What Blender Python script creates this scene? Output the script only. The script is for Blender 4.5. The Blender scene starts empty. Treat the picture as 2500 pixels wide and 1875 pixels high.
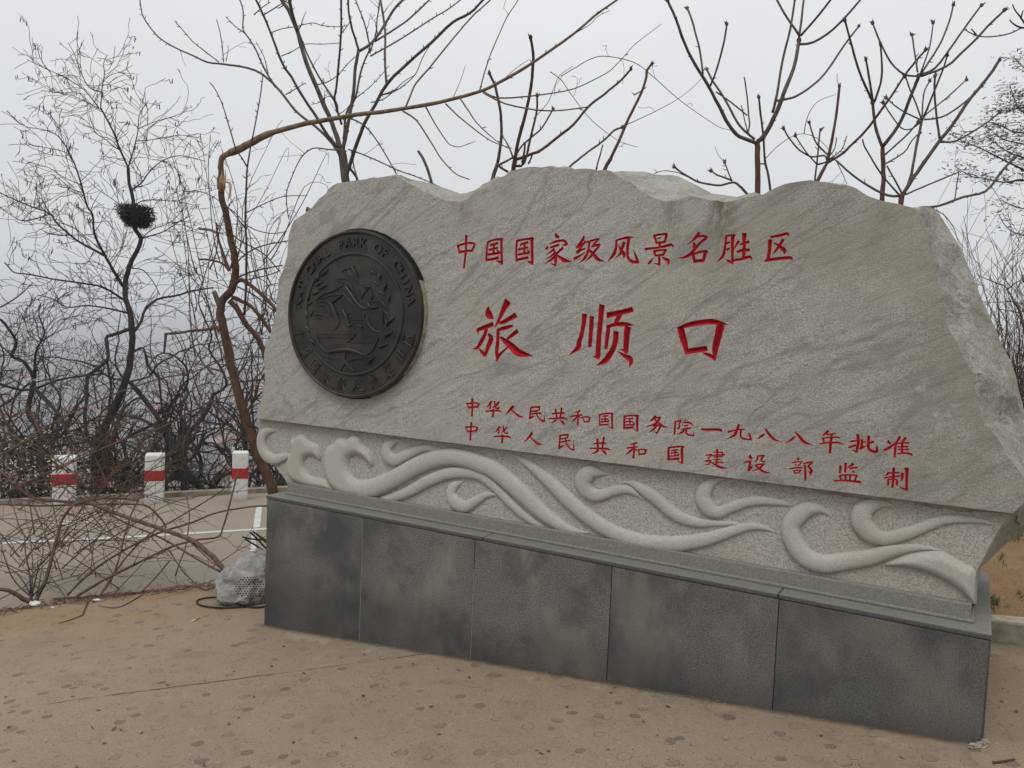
import bpy, bmesh, math, random
from mathutils import Vector, Matrix, noise
from mathutils.geometry import delaunay_2d_cdt

SC = bpy.context.scene
COL = SC.collection
RAD = math.radians

# ------------------------------------------------------------------ camera, sky, sun, exposure
PITCH, ROLL, F_PX = 0.0611, 0.0417, 1950.0
CAMH = 1.554
C_R = Vector((1, 0, 0))
C_F = Vector((0, math.cos(PITCH), -math.sin(PITCH)))
C_U = Vector((0, math.sin(PITCH), math.cos(PITCH)))
C_R2 = C_R * math.cos(ROLL) + C_U * math.sin(ROLL)
C_U2 = C_U * math.cos(ROLL) - C_R * math.sin(ROLL)
CAM = Vector((0, 0, CAMH))
cd = bpy.data.cameras.new('camera')
cam = bpy.data.objects.new('camera', cd)
COL.objects.link(cam)
cd.sensor_width = 36.0
cd.lens = F_PX / 2500.0 * 36.0
cd.clip_start = 0.05
cd.clip_end = 20000
cam.matrix_world = Matrix(((C_R2.x, C_U2.x, -C_F.x, 0), (C_R2.y, C_U2.y, -C_F.y, 0),
                           (C_R2.z, C_U2.z, -C_F.z, CAMH), (0, 0, 0, 1)))
SC.camera = cam

SUN_EL, SUN_AZ = 58.0, 205.0          # compass-like: direction the light comes from
wd = bpy.data.worlds.new('World')
SC.world = wd
wd.use_nodes = True
nt = wd.node_tree
nt.nodes.clear()
wo = nt.nodes.new('ShaderNodeOutputWorld')
bg = nt.nodes.new('ShaderNodeBackground')
bg.inputs['Strength'].default_value = 0.1
sky = nt.nodes.new('ShaderNodeTexSky')
sky.sky_type = 'NISHITA'
sky.sun_disc = False
sky.sun_elevation = RAD(SUN_EL)
sky.sun_rotation = RAD(SUN_AZ)
sky.dust_density = 4.0
tc = nt.nodes.new('ShaderNodeTexCoord')
sx = nt.nodes.new('ShaderNodeSeparateXYZ')
nt.links.new(tc.outputs['Generated'], sx.inputs[0])
cr = nt.nodes.new('ShaderNodeValToRGB')     # an even overcast layer, brighter towards the zenith
cr.color_ramp.elements[0].position = 0.0
cr.color_ramp.elements[0].color = (0.64, 0.675, 0.71, 1)
cr.color_ramp.elements[1].position = 1.0
cr.color_ramp.elements[1].color = (1.30, 1.32, 1.34, 1)
e = cr.color_ramp.elements.new(0.10); e.color = (0.725, 0.748, 0.768, 1)
e = cr.color_ramp.elements.new(0.40); e.color = (0.845, 0.855, 0.87, 1)
nt.links.new(sx.outputs['Z'], cr.inputs['Fac'])
mu = nt.nodes.new('ShaderNodeVectorMath'); mu.operation = 'SCALE'
mu.inputs['Scale'].default_value = 10.0
nt.links.new(cr.outputs['Color'], mu.inputs[0])
cn = nt.nodes.new('ShaderNodeTexNoise'); cn.inputs['Scale'].default_value = 1.6; cn.inputs['Detail'].default_value = 3
nt.links.new(tc.outputs['Generated'], cn.inputs['Vector'])
cm = nt.nodes.new('ShaderNodeMapRange'); cm.inputs['To Min'].default_value = 0.90; cm.inputs['To Max'].default_value = 1.10
nt.links.new(cn.outputs['Fac'], cm.inputs['Value'])
mu2 = nt.nodes.new('ShaderNodeVectorMath'); mu2.operation = 'SCALE'
nt.links.new(mu.outputs[0], mu2.inputs[0]); nt.links.new(cm.outputs[0], mu2.inputs['Scale'])
mx = nt.nodes.new('ShaderNodeMix'); mx.data_type = 'RGBA'
mx.inputs['Factor'].default_value = 0.93
nt.links.new(sky.outputs['Color'], mx.inputs['A'])
nt.links.new(mu2.outputs[0], mx.inputs['B'])
nt.links.new(mx.outputs['Result'], bg.inputs['Color'])
nt.links.new(bg.outputs[0], wo.inputs[0])

sl = bpy.data.lights.new('sun', 'SUN')
sl.energy = 1.0
sl.angle = RAD(25)
sl.color = (1.0, 0.965, 0.91)
sun = bpy.data.objects.new('sun', sl)
COL.objects.link(sun)
az, el = RAD(SUN_AZ), RAD(SUN_EL)
sdir = Vector((math.sin(az) * math.cos(el), math.cos(az) * math.cos(el), math.sin(el)))
sun.rotation_euler = (-sdir).to_track_quat('-Z', 'Y').to_euler()
sun.location = (0, 0, 30)

SC.view_settings.view_transform = 'Standard'
SC.view_settings.look = 'None'
SC.view_settings.exposure = 0.0
SC.view_settings.gamma = 1.0
SC.view_settings.use_curve_mapping = False
SC.render.engine = 'CYCLES'
SC.cycles.use_denoising = True
SC.cycles.volume_bounces = 0
SC.cycles.max_bounces = 6
SC.cycles.caustics_reflective = False
SC.cycles.caustics_refractive = False

# ------------------------------------------------------------------ geometry helpers
def ray(px, py):
    return C_F + C_R2 * ((px - 1250.0) / F_PX) - C_U2 * ((py - 937.5) / F_PX)

def at(px, py, y):
    """the point seen at a photo pixel, y metres in front of the camera"""
    d = ray(px, py)
    return CAM + d * (y / d.y)

GB, GC = 0.0893, -0.0493
def gz(x, y):
    return GB * x + GC * y

def on_ground(px, py, dz=0.0):
    d = ray(px, py)
    t = (dz - CAMH) / (d.z - GB * d.x - GC * d.y)
    return CAM + d * t

class MB:
    def __init__(s):
        s.v = []; s.f = []; s.m = []; s.sm = []
    def add(s, vs, fs, mi=0, smooth=False):
        o = len(s.v)
        s.v.extend([tuple(p) for p in vs])
        for f in fs:
            s.f.append([i + o for i in f]); s.m.append(mi); s.sm.append(smooth)
    def box(s, a, b, mi=0):
        x0, y0, z0 = a; x1, y1, z1 = b
        s.add([(x0, y0, z0), (x1, y0, z0), (x1, y1, z0), (x0, y1, z0), (x0, y0, z1), (x1, y0, z1), (x1, y1, z1), (x0, y1, z1)],
              [(0, 3, 2, 1), (4, 5, 6, 7), (0, 1, 5, 4), (1, 2, 6, 5), (2, 3, 7, 6), (3, 0, 4, 7)], mi)
    def prism(s, poly, z0, z1, mi=0, top=None):
        n = len(poly)
        vs = [(p[0], p[1], z0(p[0], p[1]) if callable(z0) else z0) for p in poly] + \
             [(p[0], p[1], z1(p[0], p[1]) if callable(z1) else z1) for p in poly]
        fs = [(i, (i + 1) % n, n + (i + 1) % n, n + i) for i in range(n)]
        s.add(vs, fs + [tuple(range(n - 1, -1, -1))], mi)
        s.add(vs[n:], [tuple(range(n))], mi if top is None else top)
    def tube(s, pts, rad, sides=5, mi=0, cap=True):
        n = len(pts)
        if n < 2: return
        o = len(s.v)
        t = (pts[1] - pts[0]).normalized()
        a = t.orthogonal().normalized()
        for i in range(n):
            if i == 0: tt = pts[1] - pts[0]
            elif i == n - 1: tt = pts[i] - pts[i - 1]
            else: tt = pts[i + 1] - pts[i - 1]
            if tt.length < 1e-9: tt = t
            tt.normalize()
            a = a - tt * a.dot(tt)
            if a.length < 1e-6: a = tt.orthogonal()
            a.normalize()
            b = tt.cross(a)
            r = rad[i]
            for k in range(sides):
                an = 2 * math.pi * k / sides
                s.v.append(tuple(pts[i] + a * (r * math.cos(an)) + b * (r * math.sin(an))))
            t = tt
        for i in range(n - 1):
            for k in range(sides):
                k2 = (k + 1) % sides
                s.f.append([o + i * sides + k, o + i * sides + k2, o + (i + 1) * sides + k2, o + (i + 1) * sides + k])
                s.m.append(mi); s.sm.append(True)
        if cap:
            s.f.append([o + k for k in range(sides - 1, -1, -1)]); s.m.append(mi); s.sm.append(False)
            s.f.append([o + (n - 1) * sides + k for k in range(sides)]); s.m.append(mi); s.sm.append(False)
    def blob(s, c, r, rng, mi=0, sub=1, rough=0.2, smooth=True):
        bm = bmesh.new()
        bmesh.ops.create_icosphere(bm, subdivisions=sub, radius=1.0)
        sd = rng.random() * 50
        vs = []
        for v in bm.verts:
            k = 1 + rough * noise.noise(v.co * 1.7 + Vector((sd, sd, sd)))
            vs.append((c[0] + v.co.x * r[0] * k, c[1] + v.co.y * r[1] * k, c[2] + v.co.z * r[2] * k))
        s.add(vs, [[v.index for v in f.verts] for f in bm.faces], mi, smooth)
        bm.free()
    def build(s, name, mats, parent=None, recalc=False):
        me = bpy.data.meshes.new(name)
        me.from_pydata(s.v, [], s.f)
        if not isinstance(mats, (list, tuple)): mats = [mats]
        for m in mats: me.materials.append(m)
        me.polygons.foreach_set('material_index', s.m)
        me.polygons.foreach_set('use_smooth', s.sm)
        if recalc:
            bm = bmesh.new(); bm.from_mesh(me)
            bmesh.ops.recalc_face_normals(bm, faces=bm.faces)
            bm.to_mesh(me); bm.free()
        me.update()
        o = bpy.data.objects.new(name, me)
        COL.objects.link(o)
        if parent is not None: o.parent = parent
        return o

def tag(o, label=None, cat=None, group=None, kind=None):
    if label: o['label'] = label
    if cat: o['category'] = cat
    if group: o['group'] = group
    if kind: o['kind'] = kind
    return o

def thing(name, label, cat, loc=(0, 0, 0), rotz=0.0, group=None):
    o = bpy.data.objects.new(name, None)
    COL.objects.link(o)
    o.empty_display_size = 0.2
    o.location = loc
    o.rotation_euler = (0, 0, rotz)
    return tag(o, label, cat, group)

def shift(mb, loc):
    l = Vector(loc)
    mb.v = [(p[0] - l.x, p[1] - l.y, p[2] - l.z) for p in mb.v]
    return mb

def single(mb, name, mats, loc, label, cat, group=None, kind=None):
    """a thing that is one mesh; its origin is moved to loc"""
    o = shift(mb, loc).build(name, mats)
    o.location = loc
    return tag(o, label, cat, group, kind)

def catmull(pts, seg=4):
    out = []
    n = len(pts)
    for i in range(n - 1):
        p0 = pts[max(i - 1, 0)]; p1 = pts[i]; p2 = pts[i + 1]; p3 = pts[min(i + 2, n - 1)]
        for k in range(seg):
            t = k / seg
            out.append(tuple(0.5 * ((2 * b) + (-a + c) * t + (2 * a - 5 * b + 4 * c - d) * t * t + (-a + 3 * b - 3 * c + d) * t ** 3)
                             for a, b, c, d in zip(p0, p1, p2, p3)))
    out.append(tuple(pts[-1]))
    return out

# ------------------------------------------------------------------ material helpers
class N:
    """a thin wrapper to write node graphs briefly"""
    def __init__(s, name, rough=0.8, spec=0.3):
        s.mat = bpy.data.materials.new(name)
        s.mat.use_nodes = True
        s.t = s.mat.node_tree
        s.b = s.t.nodes['Principled BSDF']
        s.b.inputs['Roughness'].default_value = rough
        s.b.inputs['Specular IOR Level'].default_value = spec
        s.tc = s.t.nodes.new('ShaderNodeTexCoord')
        s.co = s.tc.outputs['Object']
    def put(s, sock, v):
        if isinstance(v, bpy.types.NodeSocket): s.t.links.new(v, sock)
        elif isinstance(v, tuple) and len(v) == 3 and sock.type == 'RGBA': sock.default_value = (*v, 1)
        else: sock.default_value = v
    def map(s, scale=(1, 1, 1), rot=(0, 0, 0), loc=(0, 0, 0), co=None):
        n = s.t.nodes.new('ShaderNodeMapping')
        n.inputs['Scale'].default_value = scale; n.inputs['Rotation'].default_value = rot; n.inputs['Location'].default_value = loc
        s.t.links.new(co or s.co, n.inputs['Vector'])
        return n.outputs[0]
    def noise(s, scale, detail=4, rough=0.55, co=None, dist=0.0):
        n = s.t.nodes.new('ShaderNodeTexNoise')
        n.inputs['Scale'].default_value = scale; n.inputs['Detail'].default_value = detail
        n.inputs['Roughness'].default_value = rough; n.inputs['Distortion'].default_value = dist
        s.t.links.new(co or s.co, n.inputs['Vector'])
        return n.outputs['Fac']
    def vor(s, scale, feature='F1', co=None, rnd=1.0, dim='3D'):
        n = s.t.nodes.new('ShaderNodeTexVoronoi')
        n.voronoi_dimensions = dim
        n.feature = feature
        n.inputs['Scale'].default_value = scale; n.inputs['Randomness'].default_value = rnd
        s.t.links.new(co or s.co, n.inputs['Vector'])
        return n
    def ramp(s, v, a, b, lo=0.0, hi=1.0):
        n = s.t.nodes.new('ShaderNodeMapRange')
        n.interpolation_type = 'SMOOTHSTEP'
        n.inputs['From Min'].default_value = a; n.inputs['From Max'].default_value = b
        n.inputs['To Min'].default_value = lo; n.inputs['To Max'].default_value = hi
        s.t.links.new(v, n.inputs['Value'])
        return n.outputs[0]
    def mix(s, f, a, b, mode='MIX'):
        n = s.t.nodes.new('ShaderNodeMix'); n.data_type = 'RGBA'; n.blend_type = mode
        s.put(n.inputs[0], f); s.put(n.inputs[6], a); s.put(n.inputs[7], b)
        return n.outputs[2]
    def m(s, op, a, b=0.0):
        n = s.t.nodes.new('ShaderNodeMath'); n.operation = op
        s.put(n.inputs[0], a); s.put(n.inputs[1], b)
        return n.outputs[0]
    def xyz(s, co=None):
        n = s.t.nodes.new('ShaderNodeSeparateXYZ')
        s.t.links.new(co or s.co, n.inputs[0])
        return n.outputs
    def color(s, v): s.put(s.b.inputs['Base Color'], v)
    def rough(s, v): s.put(s.b.inputs['Roughness'], v)
    def bump(s, h, strength=0.3, dist=0.01, prev=None):
        n = s.t.nodes.new('ShaderNodeBump')
        n.inputs['Strength'].default_value = strength; n.inputs['Distance'].default_value = dist
        s.t.links.new(h, n.inputs['Height'])
        if prev is not None: s.t.links.new(prev, n.inputs['Normal'])
        s.t.links.new(n.outputs[0], s.b.inputs['Normal'])
        return n.outputs[0]

def plain(name, c, rough=0.8, var=0.25, scale=30.0, bump=0.2, bd=0.004, spec=0.25):
    n = N(name, rough, spec)
    f = n.noise(scale, 5, 0.6)
    lo = tuple(max(0, x * (1 - var)) for x in c); hi = tuple(min(1, x * (1 + var)) for x in c)
    n.color(n.mix(n.ramp(f, 0.3, 0.7), lo, hi))
    if bump: n.bump(f, bump, bd)
    return n.mat
# ------------------------------------------------------------------ the writing: brush strokes "x y width, ..." in 7x enlargements
R1A = (1105, 500); R1B = (1360, 500); R1C = (1640, 500); R2D = (1130, 700); R2E = (1300, 700); R2F = (1560, 700)
R3G = (1120, 940); R3H = (1400, 960); R3I = (1680, 980); R3J = (1940, 1010)
ROW1 = [
(R1A, "232 525 50,228 660 38,225 800 38,190 1080 36;88 700 40,118 830 34;70 705 34,220 662 34,330 655 34,390 685 28;375 690 38,325 795 38;110 812 40,220 792 36,330 785 34"),
(R1A, "600 645 34,580 800 36,570 965 36;595 640 34,720 597 34,855 590 44;830 590 44,830 800 44,835 1015 40;735 955 12,800 978 40,845 1005 30;570 945 40,700 925 40,778 903 50;640 692 36,775 655 36;700 670 40,697 820 40;615 772 34,765 735 40;600 850 40,800 822 40;750 770 24,800 820 34"),
(R1A, "1095 625 40,1080 800 40,1090 965 40;1085 620 40,1230 590 36,1380 575 44;1350 575 54,1355 800 54,1360 1015 44;1275 958 12,1330 988 40,1375 1010 30;1100 940 40,1290 900 44;1150 682 36,1290 640 40;1225 660 40,1220 820 40;1115 767 36,1280 725 36;1110 850 36,1310 820 40;1270 765 24,1310 815 34"),
(R1A, "1755 482 14,1772 535 60,1815 557 30;1582 750 20,1605 745 50,1628 702 12;1655 670 18,1750 632 40,1880 610 40,1930 640 46,1940 678 46,1870 690 16;1665 735 28,1750 705 44,1820 680 36;1735 750 36,1680 800 30,1605 850 12;1728 770 34,1755 870 54,1760 960 54,1755 1050 20;1755 1035 30,1680 1002 16;1745 820 34,1680 880 30,1590 930 12;1750 880 34,1680 940 42,1570 1010 8;1885 735 50,1800 810 40,1758 850 40;1770 850 34,1850 910 50,1915 952 64,2035 972 6"),
(R1B, "455 535 28,430 600 50,340 720 40;322 732 40,410 685 36,490 625 34;480 620 34,420 700 36,340 810 40;330 817 50,400 775 40,475 745 26;290 922 50,370 880 38,490 800 8;500 640 28,620 600 36,715 580 28;545 640 36,520 800 40,460 920 44,370 990 8;700 590 38,640 650 36,582 722 30;590 715 34,700 680 40,728 690 30;710 700 38,640 790 40,560 890 40,470 970 8;540 770 40,610 840 50,680 920 60,730 948 40,815 965 6"),
(R1B, "1010 610 36,1000 740 44,960 850 60,858 970 8;990 610 28,1100 580 36,1200 560 44,1298 550 14;1220 570 60,1205 700 50,1200 850 44,1220 920 46,1290 975 54,1398 982 36;1385 990 48,1345 880 42,1300 765 6;1140 640 58,1110 740 50,1080 830 44,995 905 8;1045 680 14,1090 780 50,1142 850 64,1130 905 20"),
(R1B, "1655 530 44,1680 600 36,1700 660 38;1645 530 36,1760 505 38,1880 500 44;1870 510 48,1850 580 44,1825 650 38;1700 577 22,1775 558 24;1690 650 38,1830 635 38;1748 640 44,1748 720 40;1500 757 46,1700 735 38,1860 702 48,1945 682 48,1985 720 24;1655 790 42,1680 880 34;1645 795 38,1760 775 34,1868 770 34;1850 775 38,1805 865 38;1680 867 34,1810 855 38;1740 880 42,1745 960 44,1750 1035 38;1655 1000 12,1745 1020 34;1645 900 8,1600 970 44,1560 1012 36;1790 893 14,1850 930 50,1897 955 54,1895 1025 16"),
(R1C, "470 470 46,430 540 58,350 620 30,265 680 10;440 547 38,540 535 40,610 560 46;592 575 52,500 640 44,400 750 50,310 850 56,200 900 34,108 912 5;375 645 28,385 690 60,380 740 36;362 850 60,390 990 44;340 850 28,470 810 40,580 800 50,622 815 26;570 830 58,535 970 44;380 965 50,550 950 54"),
(R1C, "935 525 40,920 640 40,900 780 44,870 880 50,770 980 8;925 540 28,1000 520 30,1085 520 36;1042 530 66,1035 700 50,1035 900 44,1035 1010 30;920 930 10,980 965 42,1040 1002 26;940 660 34,990 640 34;935 770 38,985 745 40;1140 610 28,1130 640 48,1060 760 14;1160 680 28,1240 660 44,1322 630 48;1240 490 78,1235 620 60,1235 760 56,1225 910 56;1112 805 42,1220 775 50,1325 775 54;1060 950 38,1200 925 48,1330 890 50,1372 945 16"),
(R1C, "1690 550 38,1850 525 48,1975 490 48,1995 535 16;1680 600 68,1670 760 60,1640 960 60;1585 960 26,1640 945 50,1850 915 52,2030 905 52,2045 945 20;1908 590 54,1850 680 48,1780 780 40,1715 845 8;1750 650 22,1830 700 44,1922 780 68,1920 840 16"),
]
ROW2 = [
(R2D, "435 336 14,425 410 80,452 490 120,520 540 14;762 250 124,700 370 90,640 500 62,590 610 44,532 700 8;620 620 36,700 600 68,800 540 70,902 485 88;245 742 54,350 700 68,512 640 72;240 738 46,270 820 8;398 720 60,370 820 60,310 940 66,250 1040 48,165 1065 8;430 810 36,480 880 80,440 1000 76,380 1190 44;265 1050 8,330 1120 58,380 1180 56;575 742 36,700 710 60,845 668 44;600 742 60,595 900 60,580 1100 64,590 1272 36;590 1220 62,650 1140 44,772 1030 26;935 752 68,840 830 60,730 910 26;640 860 40,720 930 80,830 1020 110,960 1130 118,1200 1180 6"),
(R2E, "893 472 88,885 600 76,850 800 70,800 960 80,785 1040 84,625 1175 6;1020 512 74,1005 750 74,985 1030 58;1190 317 98,1165 600 84,1140 900 84,1125 1180 84,1140 1240 26;1040 1190 8,1110 1207 58,1148 1235 16;1282 490 100,1450 452 80,1600 420 84,1710 388 88;1510 470 68,1450 570 76,1405 640 26;1305 690 68,1285 850 70,1260 1060 54;1275 692 56,1400 652 60,1560 640 70,1725 655 18;1630 690 108,1610 850 100,1600 1100 80,1630 1130 14;1500 1072 8,1580 1092 48,1635 1120 18;1430 770 88,1425 900 90,1390 1040 84,1300 1200 96,1220 1280 78,1095 1345 6;1455 1100 8,1570 1180 60,1680 1250 88,1662 1385 10"),
(R2F, "705 700 112,740 850 110,795 1050 80,790 1160 24;650 712 34,850 650 80,1100 605 88,1300 602 86,1530 655 6;1390 660 136,1350 850 118,1300 1050 108,1285 1260 36;1060 1125 6,1180 1165 60,1290 1232 56;800 1110 88,1000 1078 88,1155 1055 88"),
]
ROW3 = [
(R3G, "237 232 44,237 360 34,230 535 34;145 322 24,180 390 26;130 320 24,240 308 26,310 310 24,362 325 22;350 328 28,320 385 30;175 382 30,250 378 30,325 375 28"),
(R3G, "565 275 36,530 325 38,485 378 14;548 330 26,535 410 30;690 290 28,640 345 34,580 390 14;610 270 24,620 340 30,640 395 30,690 400 24;690 402 24,685 345 10;455 455 16,560 442 28,680 440 30,735 465 14;590 410 34,590 480 36,580 550 34"),
(R3G, "935 360 40,880 420 42,800 515 10;890 420 18,960 480 30,1030 535 36,1115 548 5"),
(R3G, "1225 385 26,1320 378 30,1392 380 38;1385 390 30,1370 440 24;1235 455 26,1360 435 26;1235 390 30,1222 480 30,1215 580 34;1210 575 34,1260 545 28,1310 530 8;1240 500 26,1340 480 26,1415 490 36;1320 440 26,1345 530 26,1400 590 30,1460 630 34;1465 635 28,1468 570 18,1468 505 5"),
(R3G, "1600 492 24,1720 480 30,1815 478 34;1660 405 28,1670 490 36,1690 580 28;1765 390 36,1755 480 34,1735 570 28;1540 575 20,1680 572 28,1800 565 34,1872 590 16;1670 595 30,1630 625 30,1570 648 6;1735 600 14,1790 640 40,1805 685 16"),
(R3H, "120 300 34,80 320 28,15 335 8;-55 400 20,30 385 26,160 370 26;80 330 26,85 430 30,78 548 30;70 400 24,20 455 28,-25 492 7;100 395 12,138 425 26;165 415 22,195 490 26;150 412 22,240 405 26,308 425 16;285 420 28,262 490 26;195 488 22,262 488 24"),
(R3H, "455 360 26,450 460 26,455 555 26;435 368 22,590 345 28,682 350 28;660 350 34,662 480 34,668 608 28;600 578 8,668 602 24;450 545 28,605 535 28;490 395 18,595 385 24;545 390 26,545 490 26;475 445 24,590 440 24;470 490 24,610 485 26;580 450 16,610 480 22"),
(R3H, "870 395 34,865 500 34,870 605 34;860 395 26,990 385 28,1110 385 28;1085 390 42,1085 520 42,1090 645 38;1030 620 8,1098 647 28;855 600 36,1025 585 38;890 440 20,1020 430 24;960 440 26,965 540 26;880 490 24,1010 480 24;875 545 28,1030 545 28;1010 500 18,1045 535 24"),
(R3H, "1400 395 44,1350 450 36,1290 485 10;1370 425 24,1480 415 34;1478 420 34,1440 475 36,1380 530 34,1220 578 8;1380 445 28,1450 510 34,1530 570 34,1630 585 5;1360 565 22,1430 555 26,1490 555 34;1488 560 34,1465 610 34,1415 690 26;1370 640 7,1412 682 26;1420 520 36,1400 580 34,1350 630 28,1285 678 8"),
(R3H, "1720 490 20,1800 475 28,1835 470 38;1825 482 32,1790 540 24;1795 540 22,1808 560 28,1790 605 26,1755 600 8;1735 490 30,1728 600 34,1718 708 34;1895 440 14,1910 470 32;1850 520 20,1850 560 12;1860 505 18,1940 500 30,2000 520 34,2035 560 12;1880 560 20,1950 550 26;1830 625 18,1900 610 26,1995 600 28;1890 620 28,1850 670 34,1760 705 8;1925 615 30,1920 680 34,1960 715 34,2050 730 22;2050 735 24,2035 640 7"),
(R3I, "215 482 34,340 485 40,500 485 44,568 502 46"),
(R3I, "865 395 44,840 460 44,800 560 48,750 600 34,655 645 7;675 525 38,780 500 26,880 480 24,972 480 22;900 490 38,890 580 34,920 630 34,1010 650 30,1088 660 22;1082 665 28,1050 590 38,1030 535 20"),
(R3I, "1300 560 28,1240 605 38,1175 650 10;1310 465 22,1360 540 40,1430 620 46,1490 662 36,1595 690 5"),
(R3I, "1825 605 28,1760 660 38,1655 718 7;1830 520 24,1900 600 44,1965 680 54,2030 717 40,2130 742 5"),
(R3J, "575 295 44,530 340 42,465 382 10;550 360 26,700 340 26;465 425 24,600 405 28,740 405 28,772 432 12;490 425 28,505 500 30;420 518 24,550 500 30,750 495 34,828 528 14;635 350 34,620 480 44,610 600 44,605 675 42"),
(R3J, "950 475 28,1040 465 34,1115 460 22;1080 355 52,1090 480 48,1070 600 44,1060 665 26;985 615 8,1058 655 38;915 580 28,1000 555 40,1110 520 12;1150 440 38,1150 520 42,1130 610 42;1160 485 28,1220 475 24;1110 605 34,1170 575 34,1225 545 10;1270 380 48,1260 500 44,1265 590 48,1320 640 52,1400 655 48;1405 660 52,1410 590 34,1410 540 12;1355 475 34,1320 490 38,1270 510 28"),
(R3J, "1600 450 22,1610 490 44,1648 522 18;1525 625 32,1620 580 44,1740 490 18;1800 390 44,1770 450 42,1710 525 22;1730 500 44,1720 600 40,1710 745 38;1900 410 48,1860 460 42,1835 500 22;1750 510 28,1850 500 28,1958 500 34;1760 565 24,1940 565 32;1760 610 24,1950 610 32;1840 500 42,1835 680 42;1750 685 28,1900 675 34,1985 690 42,2012 720 16"),
]
ROW4 = [
(R3G, "222 635 34,215 780 30,205 945 34;128 727 24,165 800 24;118 725 24,215 712 26,290 715 26,338 735 24;325 735 34,295 795 34;160 798 26,230 790 26,300 780 26"),
(R3G, "700 705 34,670 750 34,630 805 12;688 765 26,680 835 26;760 695 26,765 770 28,790 820 26,835 828 22;836 828 22,835 780 8;820 720 24,780 775 26,725 815 10;600 882 22,720 878 28,850 885 32,892 910 16;742 850 38,745 920 36,738 995 34"),
(R3G, "1260 812 44,1210 880 38,1115 980 10;1205 880 18,1280 940 30,1350 1005 38,1445 1015 5"),
(R3G, "1720 870 26,1800 855 28,1888 850 32;1870 860 28,1855 910 22;1735 925 24,1855 905 24;1735 870 30,1725 970 30,1715 1090 32;1715 1080 34,1760 1050 28,1800 1025 8;1735 980 24,1830 960 26,1912 945 28;1825 910 24,1845 1000 26,1900 1080 28,1970 1115 28;1970 1117 26,1968 1040 18,1968 970 5"),
(R3H, "345 862 22,450 855 30,562 855 34;415 780 40,415 870 40,430 960 34;525 755 40,510 850 34,495 950 28;280 940 22,430 945 28,570 950 34,632 970 16;430 965 34,390 1005 38,315 1035 8;480 970 14,540 1010 44,560 1060 16"),
(R3H, "1085 845 38,1030 865 28,955 885 8;910 940 28,1010 925 26,1098 920 24;1030 870 26,1035 980 36,1025 1110 34;1000 1085 7,1028 1110 28;1020 945 28,960 1000 34,900 1048 8;1045 945 14,1085 980 30;1112 970 26,1125 1050 28;1095 970 24,1170 960 26,1258 970 24;1235 975 34,1215 1045 30;1120 1045 26,1215 1040 28"),
(R3H, "1625 930 40,1620 1040 40,1620 1145 40;1610 937 30,1780 915 30,1888 920 34;1850 925 44,1850 1060 44,1855 1205 38;1770 1165 8,1860 1198 32;1615 1135 36,1800 1120 40;1670 985 22,1790 965 26;1735 970 30,1735 1070 30;1655 1030 22,1770 1010 26;1640 1080 24,1800 1065 30;1775 1020 16,1800 1055 26"),
(R3I, "425 875 22,500 868 24,592 880 26;410 925 22,622 915 26;590 885 28,575 945 22;430 952 18,580 945 24;490 820 36,490 950 34,480 1080 28;420 1000 18,550 995 20;430 1040 18,592 1045 28;295 925 22,360 915 26,402 912 26;398 915 26,330 985 24;290 1025 34,370 1012 28,395 1015 18;395 1015 20,340 1075 24,280 1080 10;350 1020 22,450 1080 28,550 1130 44,670 1145 6"),
(R3I, "1065 915 18,1062 955 58,1100 978 24;950 1050 22,1010 1030 28,1082 1018 26;1060 1030 36,1050 1110 38,1030 1190 36;1035 1185 32,1080 1130 34,1105 1090 10;1190 935 28,1180 990 34,1135 1045 10;1185 935 24,1302 930 34;1280 940 34,1250 1000 34,1270 1030 26;1262 1028 28,1325 1035 20;1150 1090 24,1230 1075 28,1302 1075 34;1280 1085 34,1220 1140 34,1095 1195 10;1150 1095 28,1230 1160 34,1300 1205 42,1420 1220 5"),
(R3I, "1865 960 22,1890 1000 48;1775 1045 24,1860 1035 26,1962 1030 22;1835 1060 16,1855 1100 24;1930 1055 26,1880 1105 24;1725 1150 20,1850 1135 26,1962 1130 24;1805 1180 24,1825 1235 26;1795 1185 22,1935 1175 26;1920 1180 28,1900 1225 26;1820 1225 22,1900 1220 24;1965 1065 22,2050 1045 30,2132 1040 38;2115 1050 38,2050 1110 32;2050 1105 30,2100 1160 42;2100 1155 44,2110 1200 44,2085 1265 22;2040 1190 12,2095 1225 22;2000 1090 34,2005 1200 40,2005 1350 34"),
(R3J, "780 880 36,785 930 42,775 1015 38;875 840 44,870 920 40,865 1000 38;1005 855 48,960 890 40,900 930 14;940 940 28,1000 930 36,1080 915 28;990 970 22,1012 1002 42;775 1060 30,800 1140 34;760 1055 26,900 1045 28,1075 1055 28;1060 1060 34,1030 1150 34;870 1060 36,875 1140 34;950 1060 36,950 1150 34;675 1150 28,850 1140 34,1050 1160 40,1110 1165 48,1147 1190 16"),
(R3J, "1610 995 36,1580 1040 34,1545 1065 12;1590 1020 22,1700 1010 30,1792 1005 28;1530 1095 28,1660 1080 30,1805 1060 28;1695 925 44,1690 1050 42,1680 1180 42,1665 1265 34;1600 1130 30,1600 1225 34;1590 1125 26,1740 1120 30;1745 1120 34,1750 1200 38,1740 1230 16;1840 1010 42,1840 1090 42,1832 1145 22;1800 1132 12,1842 1140 22;1920 930 72,1920 1050 44,1915 1200 44,1920 1310 38;1785 1245 8,1860 1280 36,1928 1305 28"),
]
def parse(s):
    return [[tuple(float(a) for a in p.split()) for p in st.split(',')] for st in s.split(';') if st]
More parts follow.
